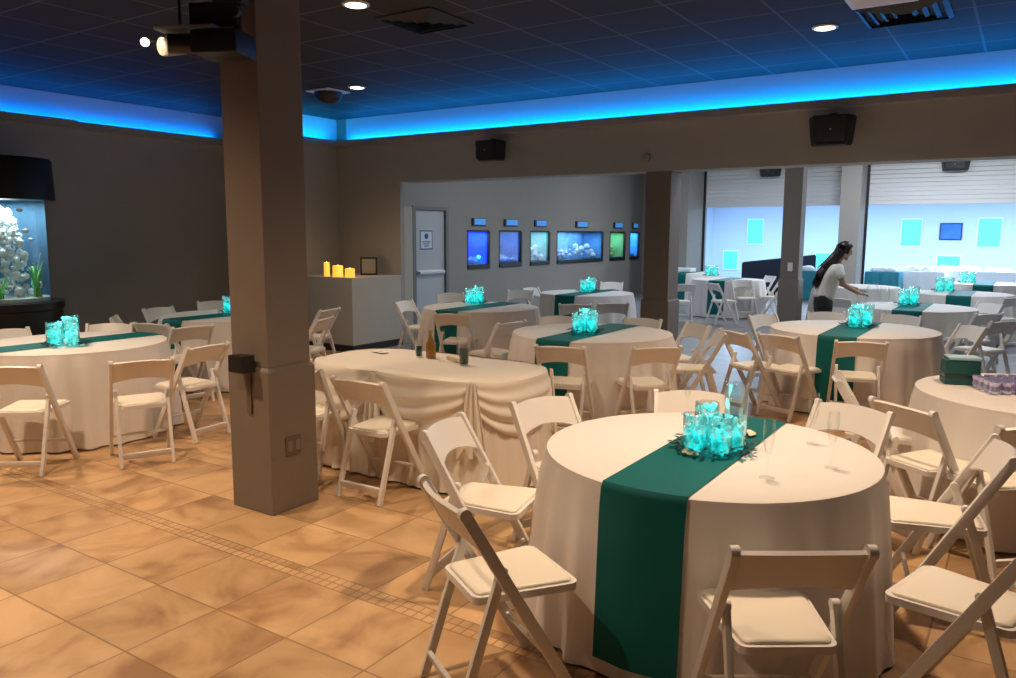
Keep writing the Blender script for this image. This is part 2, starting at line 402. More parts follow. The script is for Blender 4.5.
# ------------------------------------------------------------------ folding chair
def make_chair():
    t = thing('folding_chair', 'x', 'chair')
    R_ = M_['resin']
    tilt = lambda z: -0.235+0.455*(0.79-z)/0.79           # the long side rails lean from back top to front feet
    for s in (-1, 1):
        x = s*.205
        b = B(); bar(b, (x, tilt(0.0), 0.0), (x, tilt(.775), .775), .026, .044, (1, 0, 0), .006)
        tube(b, [(x-.0138, tilt(.776), .776), (x+.0138, tilt(.776), .776)], .0225, 12)
        obj('side_rail', b, R_, t, True)
    for s in (-1, 1):
        x = s*.175
        b = B(); bar(b, (x, -.245, 0), (x, -.075, .535), .024, .036, (1, 0, 0), .006)
        tube(b, [(x-.0128, -.074, .538), (x+.0128, -.074, .538)], .0185, 12)
        obj('rear_leg', b, R_, t, True)
    obj('rear_crossbar', bar(B(), (-.165, -.219, .085), (.165, -.219, .085), .018, .045, (0, 1, .3), .004), R_, t, True)
    zf = .17
    obj('front_stretcher', tube(B(), [(-.2, tilt(zf), zf), (.2, tilt(zf), zf)], .011, 8), R_, t, True)
    def back(u, v):
        a = 2*u-1; z0 = .622+.034*(1-a*a); z1 = .775+.014*(1-a*a); z = z0+(z1-z0)*v
        return Vector((a*.196, tilt(z)-.028*(1-a*a), z))
    obj('backrest', slab(B(), back, 14, 5, .017), R_, t, True)
    def outline(w0, w1, y0, y1, r, n=5):
        pts = []
        for (cx, cy, a0) in ((w1-r, y1-r, 0), (-w1+r, y1-r, 90), (-w0+r, y0+r, 180), (w0-r, y0+r, 270)):
            for k in range(n+1):
                a = math.radians(a0+90*k/n); pts.append((cx+r*math.cos(a), cy+r*math.sin(a)))
        return pts
    b = B(); prism(b, outline(.158, .192, -.17, .235, .035), .418, .446)
    sf = obj('seat_frame', b, R_, t, True)
    b = B(); rings = []
    for (k, z) in ((0, .4465), (0, .452), (.010, .457), (.05, .460), (.12, .461)):
        rings.append([b.verts.new((x*(1-k*2.2), .03+(y-.03)*(1-k*2.2), z)) for x, y in outline(.145, .176, -.155, .218, .03)])
    for A, D in zip(rings, rings[1:]):
        for k in range(len(A)): b.faces.new([A[k], A[(k+1) % len(A)], D[(k+1) % len(A)], D[k]])
    b.faces.new(rings[0]); b.faces.new(rings[-1])
    obj('seat_pad', b, M_['vinyl'], sf, True)
    return t
chair0 = make_chair(); used = [0]
def put_chair(x, y, rz, label, group):
    if not used[0]:
        used[0] = 1; chair0.location = (x, y, 0); chair0.rotation_euler = (0, 0, rz); chair0['label'] = label; chair0['group'] = group; return chair0
    return dup(chair0, (x, y, 0), rz, label, group)
def chair_dir(p, d, ref, label, group):
    d = Vector((d[0], d[1])).normalized()
    off = .235 if ref == 'top' else (-.03 if ref == 'seat' else 0)
    put_chair(p.x+d.x*off, p.y+d.y*off, math.atan2(-d.x, d.y), label, group)
def chair(px, py, ref, label, group, a=None, to=None, da=0, push=.97):
    """ref: top = middle of the backrest's upper edge, seat = middle of the seat; a = heading in degrees left of the view, or to = a table"""
    p = at(px, py, .79 if ref == 'top' else .46)
    if to is not None:
        d = Vector((to[0]-p.x, to[1]-p.y)); an = math.atan2(-d.x, d.y)+math.radians(da)
    else: an = YAW+math.radians(a)
    h = Vector((-math.sin(an), math.cos(an))); off = .235 if ref == 'top' else -.03; o = p.xy+h*off
    for _ in range(3):
        for k, c in T.items():
            v = o-c; dmin = push+RT.get(k, .745)-.745
            if v.length < dmin: o = c+v.normalized()*dmin
    chair_dir(Vector((o.x, o.y, 0)), h, 'mid', label, group)

# ------------------------------------------------------------------ round tables with cloth and runner
R0 = .762; TZ = .765
def cloth_r(th, t, seed, runner):
    k = 1.0
    if runner:
        c = abs(math.cos(th)); k = min(1, max(.10, (c-.27)/.12))
    a1 = 11+seed % 3; a2 = 17+seed % 4
    rip = abs(math.sin(a1*th/2*2+seed+.8*math.sin(2*th))) ; rip2 = .5+.5*math.cos(a2*th+seed*2.1+1.1*math.sin(3*th))
    return R0+.010*min(1, t*8)+.035*t+k*(max(0, t-.03)**.6)*(.055*rip*(.5+.5*rip2)+.025*rip2)
RT = {'front': .715, 'left': .75, 'right': .75, 'mid': .77, 'r1': .80}
def round_table(cx, cy, label, cloth_label, seed, runner=None, runner_label=None, group='round tables'):
    t = thing('round_table', label, 'table', (cx, cy, 0), 0, group)
    obj('tabletop', lathe(B(), [(R0-.02, .725), (R0-.008, .735), (R0-.008, .752), (R0-.02, .757)], 40), M_['white'], t)
    for k in range(4):
        a = PI/4+k*PI/2
        obj('leg', tube(B(), [(.35*math.cos(a), .35*math.sin(a), .725), (.42*math.cos(a), .42*math.sin(a), 0)], .016, 8), M_['charcoal'], t)
    b = B(); n = 168; rings = []
    prof = [(R0*.5, 0), (R0*.8, 0), (R0-.012, 0)]
    for (r, _) in prof: rings.append([b.verts.new((r*math.cos(2*PI*k/n), r*math.sin(2*PI*k/n), TZ)) for k in range(n)])
    rings.append([b.verts.new((R0*math.cos(2*PI*k/n), R0*math.sin(2*PI*k/n), TZ-.004)) for k in range(n)])
    for tt in (.012, .04, .1, .18, .28, .4, .52, .64, .76, .88, 1.0):
        ring = []
        for k in range(n):
            th = 2*PI*k/n; r = cloth_r(th, tt, seed, runner)
            ring.append(b.verts.new((r*math.cos(th), r*math.sin(th), TZ-.006-(TZ-.02)*tt)))
        rings.append(ring)
    for A, D in zip(rings, rings[1:]):
        for k in range(n): b.faces.new([A[k], A[(k+1) % n], D[(k+1) % n], D[k]])
    cv = b.verts.new((0, 0, TZ))
    for k in range(n): b.faces.new([cv, rings[0][k], rings[0][(k+1) % n]])
    o = obj('tablecloth', b, M_['cloth'], smooth=True, loc=(cx, cy, 0))
    tag(o, cloth_label, 'tablecloth', 'white round tablecloths')
    if runner:
        w_, ang = runner
        b = B(); cols = []
        nw = 12
        for i in range(nw+1):
            xo = (i/nw-.5)*w_; col = []
            ye = math.sqrt((R0-.004)**2-xo*xo)
            drop = [1.0-.08, .9-.06, .75, .62, .5, .38, .28, .18, .1, .045, .015]
            def hang(sgn, tt):
                th = math.atan2(sgn*ye, xo); r = cloth_r(th, tt, seed, runner)+.010
                return Vector((xo, sgn*math.sqrt(r*r-xo*xo), TZ-.004-(TZ-.02)*tt))
            for tt in drop: col.append(hang(-1, tt))
            for s in (-.998, -.9, -.6, -.3, 0, .3, .6, .9, .998): col.append(Vector((xo, s*ye, TZ+.004)))
            for tt in reversed(drop): col.append(hang(1, tt))
            cols.append([b.verts.new(p) for p in col])
        for A, D in zip(cols, cols[1:]):
            for j in range(len(A)-1): b.faces.new([A[j], A[j+1], D[j+1], D[j]])
        o = obj('table_runner', b, M_['teal'], smooth=True, loc=(cx, cy, 0)); o.rotation_euler = (0, 0, ang)
        tag(o, runner_label, 'table runner', 'teal runners on the round tables')

def two_px(a, b_, z=.76): return (at(*a, z)+at(*b_, z))/2
T = {}
T['front'] = Vector((-1.135, 3.345)); T['mid'] = Vector((-3.50, 6.80)); T['right'] = at(928, 395, .76).xy+Vector((.835, .55))*.765
T['r1'] = Vector((-1.45, 8.60)); T['b1'] = Vector((-5.921, 8.353)); T['b2'] = Vector((-5.949, 11.364))
p = at(165, 343, .76); T['left'] = p.xy-Vector((.835, .55))*.80
T['left2'] = at(229, 315, .76).xy
T['rb1'] = at(914, 307, .76).xy; T['rb2'] = at(962, 293.5, .76).xy; T['rb3'] = at(985, 283.5, .76).xy
T['w1'] = at(728, 279.5, .76).xy; T['wm'] = at(856, 286.5, .76).xy
T['f1'] = at(690, 272.5, .76).xy
spec = [('front', 'the front table', 3), ('mid', 'the middle table', 5), ('right', 'the right edge table', 1),
        ('r1', 'the table before the woman', 4), ('b1', 'the grey door table', 2), ('b2', 'the wall tank table', 6),
        ('left', 'the left edge table', 7), ('left2', 'the table behind the tall column', 8), ('rb1', 'the woman’s table', 9),
        ('rb2', 'the second right rear table', 10), ('rb3', 'the farthest right rear table', 11),
        ('w1', 'the rear left table', 12), ('wm', 'the table behind the woman’s back', 13), ('f1', 'the far table beside the pillar', 14)]
for k, desc, sd in spec:
    R0 = RT.get(k, .745); c = T[k]; has = k not in ('right', 'wm')
    round_table(c.x, c.y, 'round banquet table hidden under white cloth, '+desc, 'floor length white cloth on '+desc, sd,
                (.345, 0.0) if has else None, 'teal satin runner over '+desc)

# ------------------------------------------------------------------ centrepieces
def bead_mesh(r, h, n, seed, rb, top_frac=.0):
    rnd = random.Random(seed); b = B()
    for k in range(n):
        a = rnd.uniform(0, 2*PI); q = (r-rb*.8)*math.sqrt(rnd.random()); z = rb*.8+rnd.random()*(h-rb)
        blob(b, (q*math.cos(a), q*math.sin(a), z), rb*rnd.uniform(.8, 1.15), 1)
    me = bpy.data.meshes.new('bead_fill'); b.to_mesh(me); b.free(); me.materials.append(M_['beads'])
    me.polygons.foreach_set('use_smooth', [True]*len(me.polygons)); return me
def crystal_mesh(r, h0, h1, n, seed):
    rnd = random.Random(seed); b = B()
    for k in range(n):
        a = rnd.uniform(0, 2*PI); q = r*math.sqrt(rnd.random()); z = rnd.uniform(h0, h1)
        blob(b, (q*math.cos(a), q*math.sin(a), z), rnd.uniform(.005, .011), 0, (1, 1, rnd.uniform(.7, 1.8)))
    me = bpy.data.meshes.new('crystal_fill'); b.to_mesh(me); b.free(); me.materials.append(M_['crystal']); return me
def vase_glass(r, h):
    b = B(); lathe(b, [(r-.004, .006), (r, 0), (r, h), (r-.003, h), (r-.003, .008)], 28, cap0=False, cap1=False)
    me = bpy.data.meshes.new('glass_wall'); bmesh.ops.recalc_face_normals(b, faces=b.faces[:]); b.to_mesh(me); b.free(); me.materials.append(M_['vase_glass'])
    me.polygons.foreach_set('use_smooth', [True]*len(me.polygons)); return me
VS = [(.048, .155, .10), (.048, .185, .12), (.045, .27, .09)]
VM = [(vase_glass(r, h), bead_mesh(r-.004, f, 110, i, .0125), crystal_mesh(r-.006, f-.02, min(h-.012, .185) if i < 2 else .125, 46, i)) for i, (r, h, f) in enumerate(VS)]
def wreath_mesh():
    rnd = random.Random(9); b = B()
    for k in range(150):
        a = rnd.uniform(0, 2*PI); q = rnd.uniform(.085, .175); L = rnd.uniform(.03, .055); d = a+rnd.uniform(-1.3, 1.3); z = rnd.uniform(.004, .03)
        p = Vector((q*math.cos(a), q*math.sin(a), z)); e = Vector((math.cos(d), math.sin(d), rnd.uniform(0, .5))).normalized()*L; s = e.cross(Vector((0, 0, 1))).normalized()*.008; n = Vector((0, 0, .003))
        vs = [b.verts.new(q_) for q_ in (p, p+e*.5+s+n, p+e, p+e*.5-s+n, p+e*.5-Vector((0, 0, .002)))]
        for f in ((0, 1, 4), (1, 2, 4), (2, 3, 4), (3, 0, 4), (0, 3, 1), (1, 3, 2)): b.faces.new([vs[i] for i in f])
    me = bpy.data.meshes.new('greenery_ring'); b.to_mesh(me); b.free(); me.materials.append(M_['leaf']); return me
WM = wreath_mesh()
def linkobj(name, me, parent=None, loc=(0, 0, 0), rz=0):
    o = bpy.data.objects.new(name, me); C.objects.link(o); o.parent = parent; o.location = loc; o.rotation_euler = (0, 0, rz); return o
def centrepiece(cx, cy, where, rot, scale=1.0, kinds=(0, 0, 1, 2), wreath=True, power=.5):
    z = TZ+.0075
    if wreath:
        o = linkobj('greenery_ring', WM, None, (cx, cy, z), rot); o['kind'] = 'stuff'
        tag(o, 'dark green leaf ring around the lit vases on '+where, 'greenery', 'leaf rings of the centrepieces')
    spots = {4: [(-.085, -.045), (.005, -.075), (-.02, .035), (.085, .0)], 3: [(-.06, -.03), (.05, -.035), (.0, .06)], 2: [(-.055, 0), (.055, 0)]}[len(kinds)]
    words = {4: ['left short', 'front short', 'rear medium', 'right tall'], 3: ['left short', 'right short', 'rear medium'], 2: ['left', 'right']}[len(kinds)]
    for (ox, oy), kd, wd in zip(spots, kinds, words):
        a = YAW; x = cx+(ox*math.cos(a)-oy*math.sin(a))*scale; y = cy+(ox*math.sin(a)+oy*math.cos(a))*scale
        v = thing('glass_vase', wd+' glass vase of glowing turquoise beads on '+where, 'vase', (x, y, z), rot+ox*9, 'lit turquoise vases of the centrepieces')
        v.scale = (scale,)*3
        linkobj('glass_wall', VM[kd][0], v); o = linkobj('bead_fill', VM[kd][1], v); o['kind'] = 'stuff'
        o = linkobj('crystal_fill', VM[kd][2], v); o['kind'] = 'stuff'
    lamp('POINT', 'vase_led', (cx, cy, z+.2*scale), power, (0.1, 1.0, .92), .05)
names = {k: d for k, d, s in spec}
centrepiece(*at(713, 451, TZ).xy, names['front'], .3, 1.10, power=.6)
centrepiece(*at(585, 333, TZ).xy, names['mid'], 1.3, 1.25, (0, 1, 1), power=1.2)
centrepiece(*at(859, 327, TZ).xy, names['r1'], 2.3, 1.25, (0, 1, 1), power=1.2)
centrepiece(*at(475, 304, TZ).xy, names['b1'], 2.0, 1.3, (0, 1, 0), power=1.2)
centrepiece(*at(588, 292, TZ).xy, names['b2'], 2.6, 1.3, (0, 1, 0), power=1.2)
centrepiece(*at(67, 346, TZ).xy, names['left'], .9, 1.3, (0, 1, 1), power=1.5)
centrepiece(*at(236, 313, TZ).xy, names['left2'], 3.3, 1.3, (0, 1, 0), power=1.2)
centrepiece(*at(907, 305.5, TZ).xy, names['rb1'], 1.1, 1.35, (0, 1, 0), power=1.2)
centrepiece(*at(943, 291.5, TZ).xy, names['rb2'], .4, 1.5, (0, 0, 0), power=1.2)
centrepiece(*at(966, 283, TZ).xy, names['rb3'], .7, 1.5, (0, 0, 0), power=1.2)
centrepiece(*at(711, 276, TZ).xy+Vector((0, 0)), names['w1'], .7, 1.5, (0, 0, 0), power=1.2)
# shells at the foot of the front centrepiece
def shell(px, py, label, s=1.0, rz=0.0):
    p = at(px, py, TZ+.01); b = B()
    def f(u, v):
        a = (u-.5)*2.6; q = .045*v*s; return Vector((q*math.sin(a), q*math.cos(a), .004+.014*s*math.sin(PI*v*.9)*(1+.12*math.cos(a*9))))
    slab(b, f, 26, 8, .003)
    o = obj('seashell', b, M_['shell'], smooth=True, loc=(p.x, p.y, TZ+.006)); o.rotation_euler = (0, 0, rz); tag(o, label, 'shell', 'seashells around the front centrepiece')
shell(694, 453, 'cream scallop shell in front left of the front vases', 1.2, 2.6)
shell(745, 434, 'cream scallop shell right of the tall front vase', 1.1, -1.2)

# ------------------------------------------------------------------ chairs
G = {'front': 'chairs around the front table', 'mid': 'chairs around the middle table', 'right': 'chairs around the right edge table', 'r1': 'chairs around the table before the woman',
     'b1': 'chairs around the table by the door', 'left': 'chairs around the left edge table', 'left2': 'chairs around the table behind the left column', 'sw': 'chairs at the draped table', 'rear': 'chairs in the rear hall'}
def chair2(back, front, label, g, da=0):
    p0 = at(*back, .46); p1 = at(*front, .46); c = (p0+p1)/2; d = Matrix.Rotation(math.radians(da), 2) @ (p1-p0).xy
    chair_dir(c, d, 'seat', label, g)
chair(768, 612, 'seat', 'white folding chair in the near foreground, its back to the viewer', G['front'], a=1, push=.5)
chair2((470, 580), (542, 557), 'nearest white folding chair on the left of the front table, facing right', G['front'], -12)
chair2((464, 492), (520, 496), 'white folding chair left of the front table, just behind the nearest left one', G['front'], -10)
chair(551, 401, 'top', 'white folding chair between the draped table and the front table', G['front'], to=T['front'])
chair(692, 393, 'top', 'white folding chair behind the front table, mostly hidden by its top', G['front'], to=T['front'])
chair(854, 406, 'top', 'white folding chair behind the right side of the front table, curved backrest showing', G['front'], to=T['front'])
chair2((958, 514), (908, 508), 'white folding chair right of the front table with backrest leaning right', G['front'])
chair2((1022, 611), (913, 577), 'white folding chair at the lower right corner, backrest cut by the frame', G['front'])
# right edge table
chair(909, 404, 'top', 'white folding chair facing the right edge table, behind the leaning chair', G['right'], to=T['right'])
chair(878, 379, 'top', 'white folding chair at the far left of the right edge table', G['right'], to=T['right'])
chair(1050, 420, 'top', 'white folding chair at the near side of the right edge table, cut by the frame', G['right'], a=8)
# table before the woman
chair(793, 333, 'top', 'white folding chair at the near left of the table before the woman', G['r1'], to=T['r1'])
chair(861, 340, 'top', 'white folding chair at the near side of that table, by the hanging teal runner', G['r1'], to=T['r1'], da=4)
chair(960, 326, 'top', 'white folding chair at the right of the table before the woman, facing left', G['r1'], to=T['r1'])
chair(765, 315, 'top', 'white folding chair left of the table before the woman, beside the grey walkway', G['r1'], to=T['r1'])
chair(733, 331, 'top', 'white folding chair turned sideways at the grey walkway', G['r1'], a=-70)
chair(826, 312, 'top', 'white folding chair tucked behind the table, under the leaning woman', G['r1'], to=T['r1'])
chair(902, 315, 'top', 'white folding chair behind the table, right of the glowing vases', G['r1'], to=T['r1'])
# middle table
chair(566, 343, 'top', 'white folding chair at the near left of the middle table, over the teal runner', G['mid'], to=T['mid'])
chair(658, 347, 'top', 'white folding chair at the near right of the middle table', G['mid'], to=T['mid'], da=-6)
chair(708, 332, 'top', 'white folding chair right of the middle table, in profile facing left', G['mid'], to=T['mid'], da=4)
chair(699, 324, 'top', 'white folding chair at the far right of the middle table', G['mid'], to=T['mid'], da=-4)
chair(636, 320, 'top', 'white folding chair behind the middle table near the brown column', G['mid'], to=T['mid'])
chair(556, 316, 'top', 'white folding chair behind the middle table, left of its vases', G['mid'], to=T['mid'])
# table by the door
chair(457, 312, 'top', 'white folding chair at the near left of the table by the door', G['b1'], to=T['b1'])
chair(512, 322, 'top', 'white folding chair leaning over at the near right of the door table', G['b1'], to=T['b1'], da=35)
chair(521, 290, 'top', 'white folding chair at the far right of the door table', G['b1'], to=T['b1'])
chair(403, 301, 'top', 'white folding chair between the half wall and the door table', G['b1'], to=T['b1'])
chair(450, 293, 'top', 'white folding chair behind the door table, in front of the grey door', G['b1'], to=T['b1'])
chair(552, 289, 'top', 'white folding chair at the left of the table below the wall tanks', G['rear'], to=T['b2'])
chair(575, 304, 'top', 'white folding chair at the near side of the table below the wall tanks', G['rear'], to=T['b2'])
chair(613, 303, 'top', 'white folding chair near right of the table below the wall tanks', G['rear'], to=T['b2'])
chair(612, 282, 'top', 'white folding chair behind the table below the wall tanks', G['rear'], to=T['b2'])
# left edge table
chair(8, 366, 'top', 'white folding chair at the near side of the left edge table, cut by the frame', G['left'], to=T['left'], da=-8)
chair(142, 360, 'top', 'white folding chair with a bright seat at the near right of the left edge table', G['left'], to=T['left'], da=-14)
chair(208, 345, 'top', 'white folding chair facing left beside the left edge table, next to the column', G['left'], a=62)
chair(193, 326, 'top', 'white folding chair behind the sideways one, between the two left tables', G['left'], a=48)
chair(8, 330, 'top', 'white folding chair behind the left edge table, in front of the fish tower', G['left'], to=T['left'])
chair(104, 326, 'top', 'white folding chair behind the left edge table, right of its glowing vases', G['left'], to=T['left'])
# table behind the column
chair(138, 316, 'top', 'grey lit folding chair at the wall, edge on, left of the table behind the column', G['left2'], a=-70)
chair(163, 308, 'top', 'white folding chair at the far left of the table behind the column', G['left2'], to=T['left2'])
chair(160, 322, 'top', 'white folding chair at the near left of the table behind the column, in shade', G['left2'], to=T['left2'])
chair(214, 301, 'top', 'white folding chair behind the table behind the column', G['left2'], to=T['left2'])
chair(330, 309, 'top', 'white folding chair right of the tall column facing left, nearer the candles', G['left2'], a=70)
chair(325, 318, 'top', 'white folding chair right of the tall column facing left, nearer the draped table', G['left2'], a=78)

# ------------------------------------------------------------------ draped oval table
SC = Vector((-3.65, 4.46)); SA, SB_, SR = .90, .45, .37
def stadium(n=200):
    """points round a rounded rectangle, with arc length"""
    pts = []
    corners = [(SA-SR, SB_-SR, 0), (-(SA-SR), SB_-SR, 90), (-(SA-SR), -(SB_-SR), 180), (SA-SR, -(SB_-SR), 270)]
    raw = []
    for (x, y, a0) in corners:
        for k in range(13):
            a = math.radians(a0+90*k/12); raw.append(Vector((x+SR*math.cos(a), y+SR*math.sin(a))))
    raw.append(raw[0]); L = [0]
    for a, b_ in zip(raw, raw[1:]): L.append(L[-1]+(b_-a).length)
    tot = L[-1]; out = []
    j = 0
    for k in range(n):
        s = tot*k/n
        while L[j+1] < s: j += 1
        f = (s-L[j])/(L[j+1]-L[j]+1e-9); p = raw[j].lerp(raw[j+1], f)
        out.append(p)
    res = []
    for k in range(n):
        d = (out[(k+1) % n]-out[k-1]).normalized(); res.append((out[k], Vector((d.y, -d.x)), tot*k/n))
    return res, tot
ST, STL = stadium(260)
t = thing('oval_table', 'oval banquet table hidden under the ivory draped cloth', 'table', (SC.x, SC.y, 0))
b = B(); prism(b, [(p.x*.98, p.y*.98) for p, n, s in ST[::4]], .725, .755); obj('tabletop', b, M_['white'], t)
for sx in (-1, 1):
    for sy in (-1, 1): obj('leg', tube(B(), [(sx*.6, sy*.25, .725), (sx*.66, sy*.28, 0)], .016, 8), M_['charcoal'], t)
tcl = thing('draped_tablecloth', 'ivory draped cloth with swagged folds on the oval table beside the column', 'tablecloth', (SC.x, SC.y, 0))
def skirt_off(s, tt): return .012+.03*tt+(tt**.7)*.035*(.5+.5*math.sin(s*30+2*math.sin(s*4)))*(.6+.4*math.sin(s*71))
b = B(); rings = [[b.verts.new((p.x*k, p.y*k, TZ)) for p, n, s in ST] for k in (.5, .97)]
rings.append([b.verts.new((p.x, p.y, TZ-.005)) for p, n, s in ST])
for tt in (.02, .08, .2, .35, .5, .65, .8, .9, 1.0):
    rings.append([b.verts.new((p.x+n.x*skirt_off(s, tt), p.y+n.y*skirt_off(s, tt), TZ-.006-(TZ-.02)*tt)) for p, n, s in ST])
N = len(ST)
for A, D in zip(rings, rings[1:]):
    for k in range(N): b.faces.new([A[k], A[(k+1) % N], D[(k+1) % N], D[k]])
b.faces.new(rings[0])
obj('skirt', b, M_['ivory_cloth'], tcl, True)
# swags: scalloped drapes pinned along the edge, deep sagging pleats
nsw = 6
def edge_at(s):
    s = s % STL; k = s/STL*N; i = int(k) % N; f = k-int(k); p = ST[i][0].lerp(ST[(i+1) % N][0], f); n = ST[i][1].lerp(ST[(i+1) % N][1], f).normalized(); return p, n
for q in range(nsw):
    s0 = STL*(q+.30)/nsw; s1 = STL*(q+1.30)/nsw; b = B(); nu, nv = 36, 30; g = []
    for i in range(nu+1):
        u = i/nu; row = []; sag = 4*u*(1-u); p, n = edge_at(s0+(s1-s0)*u)
        for j in range(nv+1):
            v = j/nv; fold = math.sin(v*PI*7+1.2*math.sin(u*5+q))
            z = TZ+.002-(.07+.33*sag**.75)*v - .06*(1-sag)*v
            o_ = .012+.03*math.sin(PI*min(1, v*1.1))*sag**.5+.016*fold*(v**.4)*(.35+.65*sag) + .035*v
            if j == 0: o_ = -.03; z = TZ+.006
            row.append(b.verts.new((p.x+n.x*o_, p.y+n.y*o_, z)))
        g.append(row)
    for i in range(nu):
        for j in range(nv): b.faces.new([g[i][j], g[i+1][j], g[i+1][j+1], g[i][j+1]])
    obj('swag', b, M_['ivory_cloth'], tcl, True)
    # gathered tail at each pin
    p, n = edge_at(s0); b = B(); tan = Vector((-n.y, n.x))
    def tail(u, v):
        wdt = .03+.07*v; o_ = .05+.02*math.sin(u*PI*6)*(.4+.6*v)+.02*v
        c = p+n*o_+tan*((u-.5)*2*wdt); return Vector((c.x, c.y, TZ-.01-.46*v-.03*math.cos(u*PI*4)*v))
    slab(b, tail, 24, 14, .004); obj('swag_tail', b, M_['ivory_cloth'], tcl, True)
chair(357, 380, 'top', 'white folding chair at the near side of the draped oval table', G['sw'], to=(SC.x, SC.y), da=-8)
chair2((304, 412), (324, 404), 'white folding chair half hidden behind the tall column at the draped table', G['sw'])

# glassware and bottles on the oval table
def flute(loc, label, s=1.0, group='champagne flutes on the front table', fill=None):
    t = thing('champagne_flute', label, 'glass', loc, 0, group)
    b = B(); lathe(b, [(.030*s, 0), (.030*s, .003), (.006*s, .008), (.0035*s, .03), (.0035*s, .085), (.010*s, .10), (.021*s, .14), (.024*s, .19), (.021*s, .235), (.0195*s, .235), (.022*s, .19), (.019*s, .14), (.006*s, .105)], 20)
    obj('bowl_and_stem', b, M_['glass'], t, True)
    return t
def tumbler(loc, label, r, h, group, content=None, cname='filling'):
    t = thing('drinking_glass', label, 'glass', loc, 0, group)
    obj('glass_wall', lathe(B(), [(r*.8, 0), (r, h), (r-.003, h), (r*.8-.003, .006)], 20, cap0=True, cap1=True), M_['glass'], t, True)
    if content: obj(cname, lathe(B(), [(r*.8-.005, .008), (r*.9-.005, h*.6)], 16), content, t, True)
    return t
M_['dark_drink'] = mat('dark_green_glass', (.01, .04, .035), .2); M_['amber'] = mat('amber_bottle', (.30, .15, .03), .2); M_['foil'] = mat('gold_foil', (.7, .5, .2), .35, metal=.8)
zt = TZ+.0
def on(px, py, z=TZ+.002): p = at(px, py, z); return (p.x, p.y, z)
tumbler(on(419, 357), 'glass with dark drink at the left of the bottle on draped table', .035, .14, 'glasses on the draped table', M_['dark_drink'])
flute(on(442, 361), 'champagne flute just right of the amber bottle on the draped table', 1.0, 'glasses on the draped table')
tumbler(on(464, 365), 'tall clear glass with a dark base on the draped table', .045, .20, 'glasses on the draped table', M_['dark_drink'])
bt = thing('bottle', 'amber bottle with gold neck standing on the draped table', 'bottle', on(431, 358))
obj('body', lathe(B(), [(.036, 0), (.038, .01), (.038, .11), (.02, .15), (.014, .17), (.014, .2)], 20), M_['amber'], bt, True)
obj('neck_foil', lathe(B(), [(.0155, .165), (.0155, .215), (.013, .218)], 16), M_['foil'], bt, True)
for k, (px, py) in enumerate(((449, 360), (453, 361), (457, 362))):
    v = tag(obj('votive_candle', lathe(B(), [(.018, 0), (.02, .03), (.015, .032)], 14), M_['shell'], loc=on(px, py)), 'small cream votive between the flute and tall glass on draped table', 'candle', 'votives on the draped table')
for k, (px, py) in enumerate(((377, 352), (384, 353))):
    tag(obj('saucer', lathe(B(), [(.03, 0), (.05, .008), (.048, .010), (.02, .003)], 20), M_['white'], loc=on(px, py)), ['small white saucer on the far edge of draped table', 'second small saucer just right of the first on draped table'][k], 'saucer', 'saucers on the draped table')
# flutes on the front table
for (px, py, lb) in ((767, 478, 'champagne flute on the front table right of the runner'), (831, 468, 'champagne flute on the front table nearest the right chair'),
                     (812, 444, 'champagne flute near the rear right rim of the front table'), (687, 415, 'champagne flute near the far rim of the front table')):
    flute(on(px, py), lb)

# ------------------------------------------------------------------ items on the right edge table
M_['gift'] = mat('teal_green_gift_wrap', (.01, .10, .10), .45, noise_amt=.3, noise_scale=12); M_['lid'] = mat('pale_blue_lid', (.35, .55, .65), .5)
gb = thing('gift_box', 'dark teal keepsake box with pale lid on the right edge table', 'box', on(959, 383), .3)
obj('box_body', box(B(), -.10, .10, -.075, .075, 0, .155, .008), M_['gift'], gb)
obj('box_lid', box(B(), -.085, .105, -.078, .078, .157, .175, .006), M_['lid'], gb)
obj('ribbon', box(B(), -.104, .104, -.079, .079, .045, .07, .004), M_['dark_drink'], gb)
M_['silver'] = mat('lilac_silver_foil', (.62, .60, .86), .2, metal=.6)
rnd = random.Random(3)
vc = at(1001, 391, TZ).xy
for k in range(16):
    lx, ly = ((k % 4)-1.5)*.075+.01*(k//4), ((k//4)-1.5)*.075
    vp = vc+Vector((.835, .55))*lx+Vector((-.55, .835))*ly
    v = thing('votive_holder', 'small lilac silver votive holder in the cluster on right edge table', 'votive holder', (vp.x, vp.y, TZ+.002), rnd.random()*6, 'lilac silver votives on the right edge table')
    obj('cup', lathe(B(), [(.022, 0), (.03, .02), (.026, .05), (.034, .075), (.031, .075), (.024, .05)], 9), M_['silver'], v)

# ------------------------------------------------------------------ fixtures on the tall column
M_['plate'] = mat('taupe_plate', (.13, .105, .085), .4)
cb = thing('outlet_box', 'black box mounted at the left corner of tall column ledge', 'box', (-3.865, 3.0, .88))
obj('housing', box(B(), -.09, .04, -.04, .055, 0, .105, .008), M_['black'], cb); obj('strap', box(B(), -.04, -.0, .047, .0555, -.26, 0, .001), M_['plate'], cb)
op = aty(293, 445, 3.06); op = atx(293, 445, -3.72)
wp = thing('wall_plate', 'double outlet plate on the lit side of tall column base', 'outlet', (-3.719, op.y, op.z-.06))
pl_ = obj('plate', box(B(), 0, .007, -.06, .06, 0, .12, .003), M_['plate'], wp)
for s in (-.03, .03): obj('socket', box(B(), .0075, .011, s-.017, s+.017, .025, .095, .002), M_['column'], pl_)

